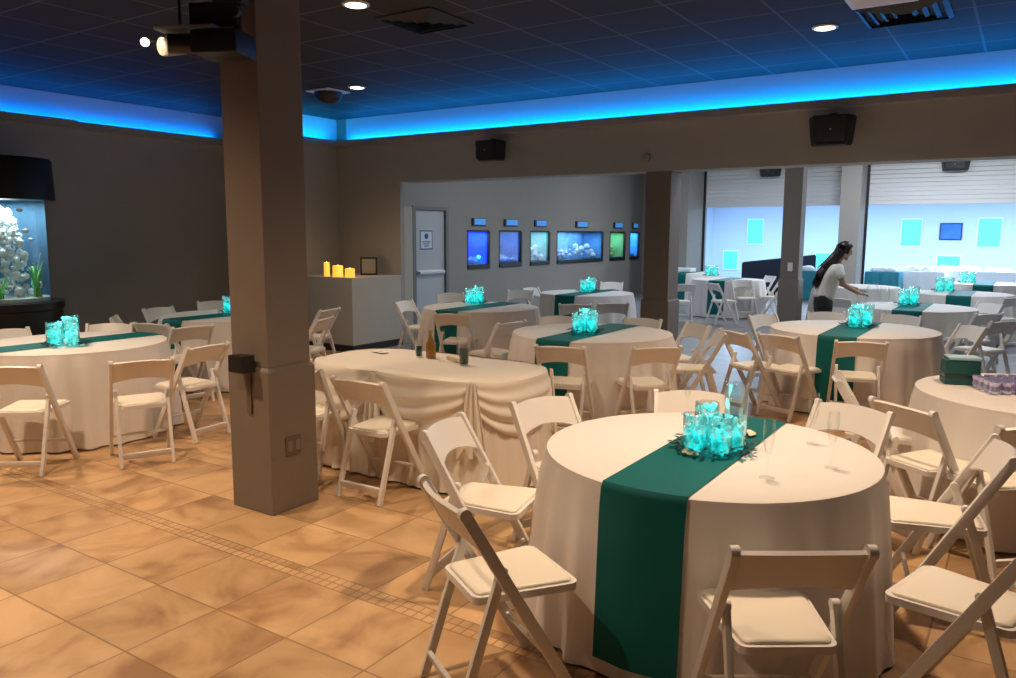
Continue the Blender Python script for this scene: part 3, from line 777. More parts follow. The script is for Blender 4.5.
# projector and spotlight hung by the column top
pj = aty(222, 42, 2.78)
pr = thing('projector', 'black projector hung on a bracket at the top of the tall column', 'projector', (pj.x, pj.y, pj.z), YAW-.15)
obj('housing', box(B(), -.13, .13, -.10, .14, -.075, .05, .02), M_['black'], pr, True)
obj('top_cover', box(B(), -.34, -.0, -.08, .02, .056, .075, .006), M_['steel'], pr)
b = B(); box(b, -.17, .10, -.02, .03, .08, .20, .006); box(b, -.03, .13, -.03, .06, .19, .25, .006); tube(b, [(.09, .01, .06), (.09, .01, .4)], .022, 10)
obj('ceiling_bracket', b, M_['charcoal'], pr)
obj('clamp_knob', tube(B(), [(.1, -.06, .14), (.1, -.03, .14)], .03, 12), M_['charcoal'], pr)
obj('lens_barrel', tube(B(), [(-.155, -.02, -.01), (-.26, -.09, -.02)], .05, 18), M_['charcoal'], pr, True)
sl = aty(163, 47, 2.6)
sp_ = thing('spotlight', 'small silver spotlight glowing left of the projector', 'spotlight', (sl.x, sl.y, sl.z), YAW)
b = B(); tube(b, [(.07, .1, .03), (.0, -.0, 0)], [.045, .05], 20); lb_ = obj('lamp_body', b, M_['steel'], sp_, True)
obj('lens', tube(B(), [(-.002, -.003, 0), (-.006, -.008, -.001)], .043, 20), M_['dimglow'], lb_)
obj('side_bulb', blob(B(), (-.085, -.02, .02), .022, 2), M_['lampglow'], sp_, True)
obj('arm', tube(B(), [(-.08, 0, .03), (.02, .08, .06), (.2, .14, .05)], .012, 8), M_['charcoal'], sp_, True)
obj('hanger', tube(B(), [(.06, .09, .07), (.06, .09, CEIL-sl.z)], .008, 8), M_['charcoal'], sp_)

# ------------------------------------------------------------------ ceiling fixtures
for i, (x, y, p) in enumerate(DOWN[:3]):
    t = thing('recessed_light', ['lit recessed ceiling light at the top edge, right of tall column', 'lit recessed ceiling light above the hanging black speaker on the right', 'small lit recessed ceiling light beside the black dome'][i], 'light', (x, y, CEIL), 0, 'recessed ceiling lights')
    obj('trim_ring', lathe(B(), [(.085, -.004), (.085, -.014), (.11, -.008), (.11, 0)], 28, cap0=False, cap1=False), M_['white'], t, True)
    obj('lamp_disc', lathe(B(), [(.084, -.006), (.06, -.012), (.02, -.014)], 24), M_['lampglow'], t, True)
def vent(px, py, label, s=.30):
    p = at(px, py, CEIL); t = thing('air_vent', label, 'vent', (p.x, p.y, CEIL), 0, 'ceiling air vents')
    for k in range(4):
        r0 = s*(1-k*.24); r1 = r0-.035; b = B()
        vs = [[b.verts.new((i*q, j*q, z)) for i, j in ((-1, -1), (1, -1), (1, 1), (-1, 1))] for q, z in ((r0, -.002), (r0, -.012), (r1, -.03), (r1, -.02))]
        for A, D in zip(vs, vs[1:]+vs[:1]):
            for q in range(4): b.faces.new([A[q], A[(q+1) % 4], D[(q+1) % 4], D[q]])
        obj('louvre_ring', b, M_['charcoal'], t)
    return t
vent(425, 20, 'dark square ceiling vent at the top centre of the picture')
vent(905, 12, 'dark square ceiling vent at the upper right, beside the white panel', .33)
p = at(866, -4, CEIL)
lp = thing('ceiling_panel', 'switched off white ceiling light panel cut by the top edge', 'light', (p.x+.1, p.y, CEIL))
obj('frame', box(B(), -.24, .24, -.24, .24, -.03, -.001, .006), M_['white'], lp); obj('diffuser', box(B(), -.2, .2, -.2, .2, -.036, -.0305, .003), M_['white_wall'], lp)
p = at(328, 91, CEIL)
dm = thing('dome_camera', 'black dome with white plate on the ceiling near the corner', 'camera', (p.x, p.y, CEIL))
obj('mount_plate', box(B(), -.2, .2, -.2, .2, -.02, -.001, .006), M_['white'], dm); obj('dome', lathe(B(), [(.18, -.021), (.18, -.07), (.14, -.12), (.07, -.15), (.01, -.155)], 24), M_['black'], dm, True)
for (nm, x, y) in ():
    pass

# LED strips seen only by their glow
for nm, lb, bx in (('led_strip', 'blue LED strip lying in the cove above the wide opening', (-9.2, 3.8, 9.30, 9.32, COVE+.021, COVE+.03)), ('led_strip', 'blue LED strip lying in the cove of the left wall', (XL-.16, XL-.14, -3, 8.1, COVE+.021, COVE+.03))):
    tag(obj(nm, box(B(), *bx), M_['blueled']), lb, 'light', 'blue cove LED strips')

# ------------------------------------------------------------------ loudspeakers
def speaker(p, wd, h, label, yaw=0.0, cone=True):
    t = thing('loudspeaker', label, 'speaker', p, yaw, 'black wall loudspeakers')
    b = B(); prof = [(-wd/2, 0), (wd/2, 0), (wd*.36, -.2), (-wd*.36, -.2)]
    vs0 = [b.verts.new((x*.86, y+.02, -h/2)) for x, y in prof]; vs1 = [b.verts.new((x, y, h/2)) for x, y in prof]
    b.faces.new(vs0); b.faces.new(vs1)
    for k in range(4): b.faces.new([vs0[k], vs0[(k+1) % 4], vs1[(k+1) % 4], vs1[k]])
    bmesh.ops.bevel(b, geom=b.edges[:], offset=.012, segments=2, affect='EDGES')
    obj('cabinet', b, M_['black'], t)
    gl = obj('grille', box(B(), -wd*.31, wd*.31, -.214, -.202, -h*.40, h*.40, .004), M_['charcoal'], t)
    obj('logo_badge', box(B(), -.008, .008, -.218, -.2145, -h*.02, h*.03, .001), M_['steel'], gl)
    obj('wall_bracket', box(B(), -.04, .04, .0, .2 if p[1] < 15 else .05, -.05, h/2+.04, .005), M_['charcoal'], t)
    return t
p = aty(490, 151, 8.95); speaker((p.x, 9.0, p.z), .44, .26, 'black loudspeaker on the header above the wall tanks', YAW*.2)
p = aty(831, 131, 8.95); speaker((p.x, 9.0, p.z), .48, .30, 'black loudspeaker on the header above the woman', YAW*.2)
p = aty(768, 171, 20.9); speaker((p.x, 21.12, p.z), .6, .26, 'small black loudspeaker on the shutter left of dark column', 0)
p = aty(955, 164, 20.9); speaker((p.x, 21.12, p.z), .62, .26, 'small black loudspeaker over the wide right opening', 0)
p = aty(646, 158, YB)
sd = thing('smoke_detector', 'small round grey detector on the header above the brown column', 'detector', (p.x, YB, p.z))
b = lathe(B(), [(.055, 0), (.055, .02), (.03, .03), (.008, .032)], 20); bmesh.ops.rotate(b, verts=b.verts[:], cent=(0, 0, 0), matrix=Matrix.Rotation(PI/2, 3, 'X')); obj('cover', b, M_['trim'], sd, True)
b = lathe(B(), [(.008, .033), (.006, .037)], 10); bmesh.ops.rotate(b, verts=b.verts[:], cent=(0, 0, 0), matrix=Matrix.Rotation(PI/2, 3, 'X')); obj('sensor', b, M_['black'], sd)

# ------------------------------------------------------------------ door, sign
DY0, DY1 = 11.04, 12.02
d = thing('door_1', 'pale grey door with push bar in the rear hall wall', 'door', (XC, 11.53, 0)); d['kind'] = 'structure'
del d['category']; del d['label']
obj('leaf', box(B(), -.06, -.02, DY0-11.53+.05, DY1-11.53-.05, .01, 2.13, .004), M_['door'], d)
b = B(); box(b, -.08, .03, -.53, -.44, 0, 2.2, .005); box(b, -.08, .03, .44, .53, 0, 2.2, .005); box(b, -.08, .03, -.44, .44, 2.135, 2.2, .005)
obj('frame', b, M_['frame'], d)
b = B(); box(b, -.019, .03, -.40, .40, .95, 1.03, .008); box(b, .03, .07, -.38, .36, .965, 1.015, .008); obj('push_bar', b, M_['steel'], d)
sgc = atx(427, 240, XC)
M_['paper'] = mat('white_paper_sign', (.72, .76, .80), .6); M_['sign_blue'] = mat('blue_print', (.03, .13, .35), .6)
sg = thing('door_sign', 'white notice with blue border taped on the grey door', 'sign', (XC-.0185, sgc.y, sgc.z))
sh_ = obj('sheet', box(B(), 0, .004, -.19, .19, -.19, .19), M_['paper'], sg)
b = B(); box(b, .0045, .006, -.18, .18, .155, .18); box(b, .0045, .006, -.18, .18, -.18, -.155); box(b, .0045, .006, -.18, -.16, -.155, .155); box(b, .0045, .006, .16, .18, -.155, .155)
obj('border', b, M_['sign_blue'], sh_)
b = B(); lathe(b, [(.055, 0), (.055, .0015)], 20); bmesh.ops.rotate(b, verts=b.verts[:], cent=(0, 0, 0), matrix=Matrix.Rotation(PI/2, 3, 'Y')); bmesh.ops.translate(b, verts=b.verts[:], vec=(.0045, 0, .07)); obj('emblem', b, M_['sign_blue'], sh_)
b = B()
for k in range(3): box(b, .0045, .006, -.11+.02*k, .11-.02*k, -.04-k*.04, -.022-k*.04)
obj('text_lines', b, M_['sign_blue'], sh_)

# ------------------------------------------------------------------ candles and frame on the half wall
M_['candle'] = mat('lit_wax', (.9, .6, .2), .5, emit=(1.0, .42, .03), es=1.25)
M_['flame'] = mat('flame_glow', (1, .8, .3), .5, emit=(1, .75, .25), es=6)
for (px, py, r, h, lb) in ((327, 277, .042, .20, 'tall slim lit candle on the half wall'), (338, 277.5, .075, .16, 'wide lit candle in the middle on the half wall'), (350, 277.5, .07, .125, 'shorter wide lit candle at the right on the half wall')):
    p = at(px, py, 1.08); x = p.x; y = max(8.24, p.y); q = aty(px, py, 8.26)
    t = thing('pillar_candle', lb, 'candle', (min(q.x, -8.12), 8.26, 1.0755), 0, 'candles on the half wall')
    wx = obj('wax', lathe(B(), [(r, 0), (r, h), (r*.8, h+.004), (r*.6, h-.012), (.01, h-.016)], 24), M_['candle'], t, True)
    obj('flame', blob(B(), (0, 0, h+.0), .010, 1, (1, 1, 1.3)), M_['flame'], wx, True)
    lamp('POINT', 'candle_glow', (min(q.x, -8.12), 8.26, 1.0755+h+.08), .5, (1, .55, .15), .03)
q = aty(369, 276, 8.9)
pf = thing('picture_frame', 'small dark picture frame standing on the half wall', 'frame', (min(q.x, -8.25), 8.9, 1.0755), .55)
b = B()
for (x0, x1, z0, z1) in ((-.13, -.105, 0, .27), (.105, .13, 0, .27), (-.105, .105, 0, .025), (-.105, .105, .245, .27)): box(b, x0, x1, -.012, .012, z0, z1, .003)
obj('frame_border', b, M_['black'], pf); obj('picture', box(B(), -.105, .105, -.003, .003, .025, .245), M_['trim'], pf); obj('easel_back', bar(B(), (0, .01, .2), (0, .1, 0.002), .04, .004), M_['black'], pf)

# ------------------------------------------------------------------ aquariums in the hall wall
def tank_water(name, c0, c1, sc): return mat(name, c0, .6, noise_amt=.0) 
rock_cols = [mat('rock_%s' % n, c, .9, noise_amt=.4, noise_scale=20) for n, c in (('blue', (.1, .3, .8)), ('white', (.7, .75, .8)), ('moss', (.25, .45, .2)))]
for i, (x0, x1, yt, yb, colr, lb, pw) in enumerate(TANKS):
    A = atx(x0, yt, XC); D = atx(x1, yb, XC); ym = (A.y+D.y)/2; wy = (D.y-A.y)-.01; zb = 1.005; h = .77; zt_ = 1.775
    t = thing('wall_aquarium', lb, 'aquarium', (XC, ym, zb), 0, 'aquariums in the hall wall')
    a_ = wy/2; dp = .55
    obj('plinth', box(B(), -dp, .035, -a_, a_, 0, .085, .005), M_['black'], t)
    obj('hood', box(B(), -dp, .012, -a_, a_, h-.03, h, .005), M_['black'], t)
    b = B(); box(b, -dp, -dp+.015, -a_, a_, .085, h-.03); box(b, -dp+.0149, -.012, -a_, -a_+.012, .085, h-.03); box(b, -dp+.0149, -.012, a_-.012, a_, .085, h-.03)
    obj('backdrop', b, mat('tank_backdrop', colr, .7, noise_amt=.5, noise_scale=5), t)
    obj('far_post', box(B(), -.0115, .035, a_-.05, a_, .0855, h-.0305), M_['black'], t)
    obj('near_post', box(B(), -.0115, .006, -a_, -a_+.02, .0855, h-.0305), M_['black'], t)
    obj('glass_front', box(B(), -.0115, -.004, -a_+.0205, a_-.0505, .0855, h-.0305), M_['window_glass'], t)
    b = B(); rnd = random.Random(i)
    for k in range(int(8+wy*10)):
        yy = rnd.uniform(-a_+.11, a_-.11); q = rnd.uniform(.03, .09); blob(b, (-rnd.uniform(.11, .4), yy, .085+q*.6+(rnd.random()*.25 if i in (2, 3, 4) else 0)), q, 1, (1, 1, rnd.uniform(.7, 1.2)))
    o = obj('rockwork', b, rock_cols[(0, 0, 1, 1, 2, 0)[i]], t); o['kind'] = 'stuff'
    lamp('AREA', 'tank_lamp', (XC-.25, ym, zb+h-.04), pw, [min(1, c*1.3+.1) for c in colr], .4, wy*.8)
    # small lit fish chart above each tank
    s = thing('fish_chart', 'small blue lit chart above the '+lb.split(',')[0], 'sign', (XC, ym, zt_+.09), 0, 'lit charts above the wall tanks')
    wq = min(.62, wy*.62)
    cf = obj('chart_frame', box(B(), .005, .03, -wq/2, wq/2, 0, .15, .004), M_['black'], s); obj('lit_sheet', box(B(), .0305, .034, -wq/2+.14*wq, wq/2-.02, .02, .14), mat('lit_blue_chart', (.1, .3, .6), .5, emit=(.04, .25, .75), es=.55), cf)

# ------------------------------------------------------------------ fish tower at the left
ft = at(45, 300, 0.9); FX, FY = -9.93, 4.45
t = thing('fish_tower', 'round aquarium tower with black base and canopy at the left wall', 'aquarium', (FX, FY, 0))
R1 = .46
obj('base_cabinet', lathe(B(), [(R1+.10, 0), (R1+.10, .80), (R1+.12, .82), (R1+.12, .90), (R1+.02, .905)], 48), M_['black'], t, True)
obj('canopy', lathe(B(), [(R1+.02, 2.07), (R1+.10, 2.07), (R1+.085, 2.52), (R1+.07, 2.54)], 48), M_['black'], t, True)
obj('glass_cylinder', lathe(B(), [(R1, .905), (R1, 2.07)], 48, cap0=False, cap1=False), M_['window_glass'], t, True)
b = B(); n = 24; ring = []
for k in range(n+1):
    a = math.radians(70+220*k/n); ring.append((b.verts.new((R1*.96*math.cos(a), R1*.96*math.sin(a), .906)), b.verts.new((R1*.96*math.cos(a), R1*.96*math.sin(a), 2.07))))
for A, D in zip(ring, ring[1:]): b.faces.new([A[0], D[0], D[1], A[1]])
obj('backdrop', b, mat('tower_backdrop', (.03, .09, .15), .8), t, True)
M_['coral'] = mat('pale_coral', (.75, .85, .80), .8, noise_amt=.3, noise_scale=18); M_['gravel'] = mat('pale_gravel', (.6, .68, .66), .9, noise_amt=.3, noise_scale=50); M_['weed'] = mat('bright_water_plant', (.15, .62, .10), .5)
obj('gravel_bed', lathe(B(), [(R1*.94, .907), (R1*.94, .95), (R1*.5, .98), (.02, .99)], 32), M_['gravel'], t, True)
rnd = random.Random(12); b = B()
for k in range(230):
    a = rnd.uniform(0, 2*PI); z = rnd.random(); q = (.30*(1-z)+.08)*math.sqrt(rnd.random()); blob(b, (.0+q*math.cos(a), -.0+q*math.sin(a), .97+z*1.0), rnd.uniform(.018, .05), 1, (1, 1, rnd.uniform(.6, 1.6)))
o = obj('coral_reef', b, M_['coral'], t); o['kind'] = 'stuff'
def weed(cx, cy, label, n, hh, sd_):
    rnd = random.Random(sd_); b = B()
    for k in range(n):
        a = rnd.uniform(0, 2*PI); L = hh*rnd.uniform(.6, 1); bx, by = cx+rnd.uniform(-.04, .04), cy+rnd.uniform(-.04, .04); wv = .012
        prev = None
        for j in range(7):
            f = j/6; p = Vector((bx+math.cos(a)*.10*f*f+.012*math.sin(f*9+k), by+math.sin(a)*.10*f*f, .96+L*f)); ww = wv*(1-.7*f)+.004
            s = Vector((-math.sin(a), math.cos(a), 0))*ww; cur = (b.verts.new(p-s), b.verts.new(p+s), b.verts.new(p+Vector((math.cos(a), math.sin(a), 0))*.004))
            if prev:
                for q in range(3): b.faces.new([prev[q], prev[(q+1) % 3], cur[(q+1) % 3], cur[q]])
            prev = cur
    return obj('water_plant', b, M_['weed'], t)
weed(.33, .18, '', 14, .42, 1); weed(.05, -.36, '', 10, .3, 2); weed(.30, -.22, '', 9, .25, 3)
b = B()
for (x, y, z, r) in ((.28, .12, 1.72, .03), (.22, .2, 1.62, .022), (.33, .05, 1.95, .026)):
    blob(b, (x, y, z), r, 1, (.5, 1.6, .9))
o = obj('fish', b, mat('silver_fish', (.7, .7, .65), .3), t); o['kind'] = 'stuff'
lamp('AREA', 'tower_lamp', (FX, FY, 2.05), 24, (.75, .95, 1.0), .5)

# ------------------------------------------------------------------ rear hall chairs and the far blue room
chair(684, 284, 'top', 'white folding chair seen from behind beside the brown column, rear hall', G['rear'], a=-2)
chair(712, 283, 'top', 'white folding chair turned sideways between the rear column and table', G['rear'], a=-75)
chair(734, 279, 'top', 'white folding chair with bright seat before the rear left table', G['rear'], a=-175)
chair(757, 279, 'top', 'white folding chair right of the rear left table', G['rear'], a=85)
chair(771, 276, 'top', 'white folding chair against the dark rear column', G['rear'], a=100)
chair(984, 313, 'top', 'shaded folding chair seen from behind at the right of the woman’s table', G['rear'], a=18)
chair(1006, 321, 'top', 'shaded folding chair nearest the right edge in the rear hall', G['rear'], a=20)
chair(960, 304, 'top', 'shaded folding chair right of the table the woman leans over', G['rear'], to=T['rb1'])
chair(1003, 296, 'top', 'dark shaded folding chair by the second table behind the woman, right edge', G['rear'], to=T['rb2'])
chair(838, 298, 'top', 'white folding chair just left of the woman, behind the table', G['rear'], a=-60)

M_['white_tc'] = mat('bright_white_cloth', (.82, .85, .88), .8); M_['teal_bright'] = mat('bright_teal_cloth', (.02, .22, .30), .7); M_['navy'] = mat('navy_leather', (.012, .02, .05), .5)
def long_table(px, py, L, label, skirt):
    p = at(px, py, .76); t = thing('long_table', label, 'table', (p.x, p.y, 0), 0, 'long cloth covered tables in the blue room')
    b = B(); n = 60; prof = []
    def outl(k, z, tt):
        pts = []
        for q in range(n):
            s = q/n*4
            if s < 1: x, y = -L/2+L*s, -.38
            elif s < 2: x, y = L/2, -.38+.76*(s-1)
            elif s < 3: x, y = L/2-L*(s-2), .38
            else: x, y = -L/2, .38-.76*(s-3)
            f = 1+k*(.5+.5*math.sin(q*1.7))/(abs(x)+abs(y)); pts.append((x*f, y*f, z))
        return pts
    rings = [[b.verts.new(q) for q in outl(k, z, 0)] for k, z in ((0, .765), (.02, .755), (.03, .6), (.05, .35), (.06, .01))]
    for A, D in zip(rings, rings[1:]):
        for k in range(n): b.faces.new([A[k], A[(k+1) % n], D[(k+1) % n], D[k]])
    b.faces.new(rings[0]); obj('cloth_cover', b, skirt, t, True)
    rnd = random.Random(int(px)); b = B()
    for k in range(16): blob(b, (rnd.uniform(-L/2+.2, L/2-.2), rnd.uniform(-.2, .2), .80), rnd.uniform(.07, .14), 2, (1.3, 1, .8))
    o = tag(obj('folded_linen', b, M_['white_tc'], smooth=True, loc=(p.x, p.y, 0)), 'heaps of white linen lying on the '+label, 'linen'); o['kind'] = 'stuff'
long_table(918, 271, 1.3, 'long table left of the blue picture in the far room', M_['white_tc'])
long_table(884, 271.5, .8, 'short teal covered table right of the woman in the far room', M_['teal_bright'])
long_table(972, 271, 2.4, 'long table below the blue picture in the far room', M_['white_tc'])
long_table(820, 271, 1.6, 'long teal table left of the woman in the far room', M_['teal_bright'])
p = at(742, 283, .5)
bn = thing('booth_sofa', 'dark navy booth sofa with a slanted back in the far room', 'sofa', (p.x, 23.2, 0), .2)
b = B(); vs = [b.verts.new((x, y, z)) for y in (-.12, .12) for x, z in ((-1.0, .42), (1.0, .42), (1.0, 1.16), (-1.0, .92))]
for f in ((0, 1, 2, 3), (4, 5, 6, 7), (0, 1, 5, 4), (1, 2, 6, 5), (2, 3, 7, 6), (3, 0, 4, 7)): b.faces.new([vs[i] for i in f])
bmesh.ops.bevel(b, geom=b.edges[:], offset=.03, segments=2, affect='EDGES'); obj('back_cushion', b, M_['navy'], bn, True)
obj('seat_cushion', box(B(), -1, 1, -.7, -.12, .22, .45, .04), M_['navy'], bn, True); obj('plinth_base', box(B(), -.95, .95, -.65, .1, 0, .22, .01), M_['black'], bn)
bx = at(683, 275, .77)
tag(obj('white_box', box(B(), -.34, .34, -.2, .2, 0, .10, .03), M_['white_tc'], loc=(T['f1'].x-.25, T['f1'].y, TZ+.006)), 'flat white parcel on the far table by the pillar', 'box')
# lit panels and picture on the blue wall
M_['cyan_panel'] = mat('backlit_cyan_panel', (.1, .8, .8), .4, emit=(.08, .90, .92), es=.9)
M_['mint_panel'] = mat('backlit_mint_panel', (.1, .8, .7), .4, emit=(.06, .85, .75), es=.7)
def panel(x0, y0, x1, y1, label, m, frame=True, Y=29.98):
    A = aty(x0, y1, Y); D = aty(x1, y0, Y); cx, cz = (A.x+D.x)/2, (A.z+D.z)/2; wd, h = (D.x-A.x)/2, (D.z-A.z)/2
    t = thing('wall_panel', label, 'panel', (cx, Y+.015, cz), 0, 'lit panels on the blue far wall')
    pf_ = obj('panel_frame', box(B(), -wd, wd, -.03, 0, -h, h, .006), M_['white'], t); obj('panel_face', box(B(), -wd+.05, wd-.05, -.045, -.031, -h+.05, h-.05, .004), m, pf_)
panel(899, 218, 924, 247, 'square glowing cyan panel left of the blue picture', M_['cyan_panel'])
panel(975, 217, 1004, 248, 'square glowing cyan panel right of the blue picture', M_['cyan_panel'])
panel(746, 218, 765, 245, 'upright glowing cyan panel left of the dark column', M_['cyan_panel'])
panel(722, 250, 739, 270, 'pale mint panel low on the far wall by the left opening', M_['mint_panel'])
panel(814, 252, 832, 268, 'glowing mint panel behind the woman’s back', M_['mint_panel'])
panel(935, 255, 962, 271, 'low glowing mint panel below the blue picture', M_['mint_panel'])
A = aty(939, 240, 29.98); D = aty(963, 223, 29.98)
t = thing('wall_picture', 'deep blue picture between two cyan panels on the far wall', 'picture', ((A.x+D.x)/2, 29.99, (A.z+D.z)/2))
wd, h = (D.x-A.x)/2, (D.z-A.z)/2
obj('picture_frame', box(B(), -wd, wd, -.04, 0, -h, h, .006), M_['navy'], t); obj('canvas', box(B(), -wd+.04, wd-.04, -.05, -.041, -h+.04, h-.04), mat('deep_sea_canvas', (.03, .16, .55), .6, noise_amt=.6, noise_scale=3), t)
fl = thing('linear_light', 'bright white ceiling light seen through the wide opening top', 'light', (-1.2, 28.0, 3.02), 0)
obj('housing', box(B(), -.9, .9, -.25, .25, -.05, -.001, .01), M_['white'], fl); obj('diffuser', box(B(), -.85, .85, -.22, .22, -.06, -.0505, .004), mat('cool_diffuser', (1, 1, 1), .5, emit=(.85, .95, 1), es=4), fl)

# switch plate on the dark rear column
sw = thing('switch_plate', 'pale switch plate on the dark rear column', 'switch', (c3.x+.02, 15.3-.187, 1.12))
obj('plate', box(B(), -.045, .045, -.006, 0, -.08, .08, .003), M_['white'], sw); obj('toggle', box(B(), -.012, .012, -.014, -.0065, -.02, .02, .002), M_['white_wall'], sw)

# ------------------------------------------------------------------ woman leaning over the rear table
M_['skin'] = mat('skin', (.55, .33, .24), .5); M_['shirt'] = mat('off_white_tee', (.88, .86, .80), .8); M_['skirt'] = mat('black_trousers', (.012, .012, .014), .7)
M_['hair'] = mat('dark_brown_hair', (.022, .010, .008), .4); M_['shoe'] = mat('black_shoe', (.02, .02, .02), .5)
wp_ = at(832, 330, .0); WD = 10.6
wbase = Vector((0, 0, EYE))+ray(823, 300)*WD; wrz = YAW-.12
wm = thing('person', 'woman with long dark hair in white tee and black trousers leaning over the table', 'person', (wbase.x, wbase.y, 0), wrz); wm.scale = (.98, .98, .97)
def skinned(pts, edges, root=0, sub=2):
    me = bpy.data.meshes.new('tmp'); me.from_pydata([p[:3] for p in pts], edges, []); o = bpy.data.objects.new('tmp', me); C.objects.link(o)
    md = o.modifiers.new('skin', 'SKIN'); md.use_smooth_shade = True
    for i, p in enumerate(pts):
        sv = me.skin_vertices[0].data[i]; sv.radius = (p[3], p[4] if len(p) > 4 else p[3]); sv.use_root = i == root
    s2 = o.modifiers.new('sub', 'SUBSURF'); s2.levels = sub; s2.render_levels = sub
    bpy.context.view_layer.update(); dg = bpy.context.evaluated_depsgraph_get(); ev = o.evaluated_get(dg)
    nm = bpy.data.meshes.new_from_object(ev, depsgraph=dg); b = B(); b.from_mesh(nm)
    bpy.data.objects.remove(o); bpy.data.meshes.remove(nm); return b
# x forward (image right), y to her left, z up
P = [(0, 0, .91, .11, .10), (.03, 0, 1.06, .10, .09), (.10, 0, 1.23, .125, .105), (.15, 0, 1.345, .08, .08), (.18, 0, 1.425, .05, .05), (.205, 0, 1.49, .055, .055),
     (.13, -.16, 1.32, .055), (.19, -.20, 1.10, .04), (.40, -.16, .985, .028), (.45, -.15, .975, .027),
     (.13, .16, 1.32, .055), (.22, .19, 1.10, .04), (.45, .13, 1.02, .028), (.50, .12, 1.01, .027),
     (0, -.09, .82, .085), (.0, -.10, .50, .06), (-.03, -.10, .09, .04), (.07, -.10, .04, .035), (0, .09, .82, .085), (.03, .10, .50, .06), (.0, .10, .09, .04), (.1, .10, .04, .035)]
Ed = [(0, 1), (1, 2), (2, 3), (3, 4), (4, 5), (2, 6), (6, 7), (7, 8), (8, 9), (2, 10), (10, 11), (11, 12), (12, 13), (0, 14), (14, 15), (15, 16), (16, 17), (0, 18), (18, 19), (19, 20), (20, 21)]
body = skinned(P, Ed)
for hx, hy, hz, sgn in ((.45, -.15, .975, 1), (.50, .12, 1.01, -1)):
    for fi, (oy, L) in enumerate(((-.03, .07), (-.01, .08), (.01, .075), (.03, .06))):
        tube(body, [(hx+.01, hy+oy*.8, hz), (hx+.04, hy+oy, hz-.005), (hx+.04+L*.5, hy+oy*1.1, hz-.02), (hx+.03+L*.8, hy+oy*1.1, hz-.045)], [.010, .0095, .009, .007], 8)
    tube(body, [(hx+.0, hy+sgn*.02, hz-.005), (hx+.03, hy+sgn*.045, hz-.02), (hx+.055, hy+sgn*.045, hz-.04)], [.012, .010, .008], 8)
# head: skull, jaw, nose, lips, ears
HC = Vector((.245, 0, 1.55)); hb = B(); bmesh.ops.create_uvsphere(hb, u_segments=28, v_segments=20, radius=1.0)
for v in hb.verts:
    x, y, z = v.co; sx = .095; sy = .075; sz = .118
    if z < 0: sy *= 1-.35*(-z)**1.5; 
    xx = x*sx*(1 if x < 0 else .95); 
    if z < -.2 and x < 0: xx *= 1+.5*(z+.2)
    v.co = Vector((xx, y*sy, z*sz))
def addb(c, r, sc): bmesh.ops.create_icosphere(hb, subdivisions=2, radius=1, matrix=Matrix.Translation(c) @ Matrix.Diagonal((r*sc[0], r*sc[1], r*sc[2], 1)))
addb((.092, 0, -.012), .02, (1, .6, 1.1)); addb((.083, 0, .01), .018, (.8, .5, 1.6)); addb((.078, 0, -.055), .02, (.7, 1.2, .5)); addb((.07, 0, -.095), .026, (1, 1, .8))
addb((-.0, -.075, -.01), .022, (.8, .4, 1.4)); addb((-.0, .075, -.01), .022, (.8, .4, 1.4))
addb((.07, -.03, .03), .02, (.8, 1.2, .5)); addb((.07, .03, .03), .02, (.8, 1.2, .5))
bmesh.ops.rotate(hb, verts=hb.verts[:], cent=(0, 0, 0), matrix=Matrix.Rotation(math.radians(22), 3, 'Y'))
bmesh.ops.translate(hb, verts=hb.verts[:], vec=HC)
tm = bpy.data.meshes.new('t'); hb.to_mesh(tm); hb.free(); body.from_mesh(tm)
o = obj('body', body, M_['skin'], wm, True); md = o.modifiers.new('remesh', 'REMESH'); md.mode = 'VOXEL'; md.voxel_size = .0065; md.use_smooth_shade = True
hm = Matrix.Translation(HC) @ Matrix.Rotation(math.radians(22), 4, 'Y')
for s in (-1, 1):
    b = B(); blob(b, hm @ Vector((.083, s*.030, .018)), .010, 2); obj('eye', b, M_['shoe'], wm, True)
b = B(); blob(b, hm @ Vector((.092, 0, -.056)), .012, 2, (.5, 1.5, .4)); obj('lips', b, mat('lips', (.40, .14, .12), .4), wm, True)
sh = skinned([(-.01, 0, .86, .16, .15), (.01, 0, .93, .172, .160), (.04, 0, 1.06, .160, .150), (.10, 0, 1.23, .165, .148), (.14, 0, 1.33, .105, .105), (.125, -.165, 1.315, .078), (.165, -.20, 1.17, .068), (.125, .165, 1.315, .078), (.18, .19, 1.17, .068)],
             [(0, 1), (1, 2), (2, 3), (3, 4), (3, 5), (5, 6), (3, 7), (7, 8)])
obj('tee_shirt', sh, M_['shirt'], wm, True)
tr = skinned([(.02, 0, 1.0, .150, .140), (0, 0, .91, .165, .155), (0, -.09, .82, .12), (.0, -.10, .50, .08), (-.03, -.10, .12, .065), (0, .09, .82, .12), (.03, .10, .50, .08), (.0, .10, .12, .065)],
             [(0, 1), (1, 2), (2, 3), (3, 4), (1, 5), (5, 6), (6, 7)])
obj('trousers', tr, M_['skirt'], wm, True)
for (x, y) in ((.03, -.10), (.06, .10)):
    b = B(); blob(b, (x, y, .045), .1, 2, (1.35, .5, .44)); obj('shoe', b, M_['shoe'], wm, True)
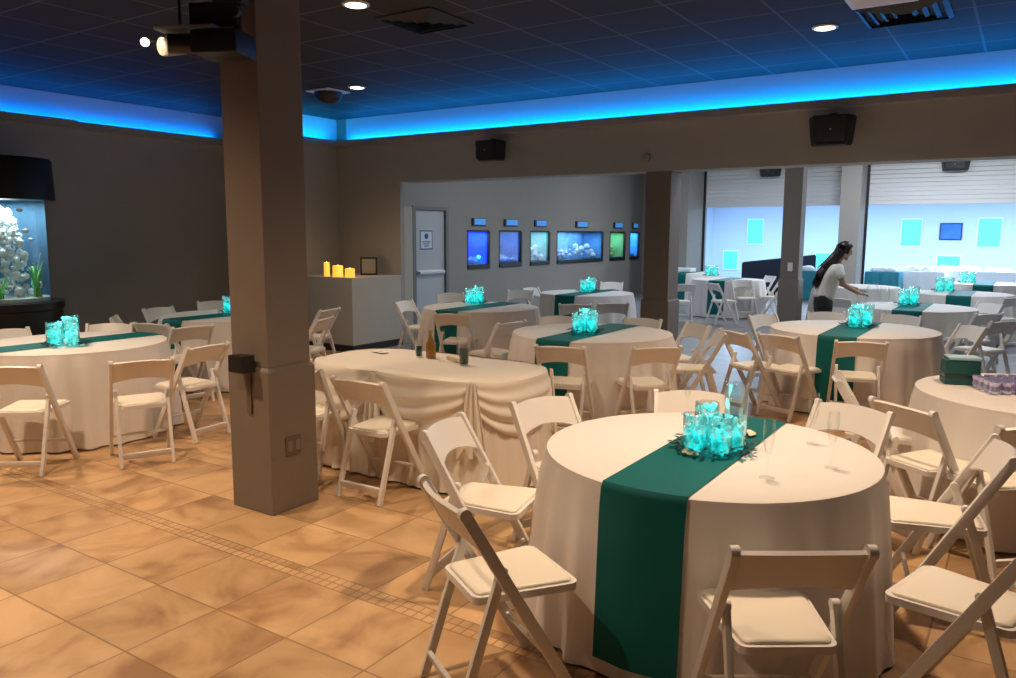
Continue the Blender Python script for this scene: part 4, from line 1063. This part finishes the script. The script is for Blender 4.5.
# hair: cap over the skull and a long fall down the back
hb = B(); bmesh.ops.create_uvsphere(hb, u_segments=28, v_segments=20, radius=1.0)
bmesh.ops.delete(hb, geom=[f for f in hb.faces if f.calc_center_median().x > .45 and f.calc_center_median().z < .62 or (f.calc_center_median().x > -.05 and f.calc_center_median().z < -.35)], context='FACES')
for v in hb.verts: v.co = Vector((v.co.x*.112-.008, v.co.y*.092, v.co.z*.13+.004))
bmesh.ops.transform(hb, matrix=hm, verts=hb.verts[:])
for k in range(42):
    rnd = random.Random(k); y0 = (k/41-.5)*.16; a = hm @ Vector((-.07-.03*math.cos(y0*14), y0, .03+rnd.uniform(-.02, .03)))
    L = rnd.uniform(.0, .06); j = rnd.uniform(-.015, .015)
    tube(hb, [a, (.125+j, y0*1.15, 1.47), (.03+j, y0*1.35, 1.36), (-.05+j, y0*1.35, 1.24), (-.09+j*2, y0*1.2, 1.14-L*.4), (-.10+j*2, y0*1.0+j, 1.07-L*.8)], [.018, .02, .02, .018, .013, .004], 8)
for k in range(10):
    y0 = (-1 if k % 2 else 1)*(.078+.004*(k//2)); a = hm @ Vector((.0-.012*k, y0, .05))
    tube(hb, [a, hm @ Vector((-.01-.01*k, y0*1.12, -.07)), (.13-.012*k, y0*1.2, 1.40), (.09-.02*k, y0*1.1, 1.31)], [.014, .018, .017, .006], 8)
obj('hair', hb, M_['hair'], wm, True)

# clear glass jars the woman is setting on the table beside her
for k, (px, py, s, lb) in enumerate(((872, 301, 1.5, 'clear glass jar under the woman’s hands'), (884, 303, 1.3, 'clear glass jar right of the woman’s hands'), (861, 304, 1.3, 'clear glass jar left below the woman’s hands'))):
    p = at(px, py, TZ+.006); t = thing('glass_jar', lb, 'jar', (p.x, p.y, TZ+.006), 0, 'glass jars by the woman')
    obj('glass_wall', lathe(B(), [(.05*s, 0), (.055*s, .01), (.055*s, .12*s), (.045*s, .14*s), (.045*s, .17*s), (.042*s, .17*s), (.05*s, .11*s), (.045*s, .012)], 20), M_['glass'], t, True)
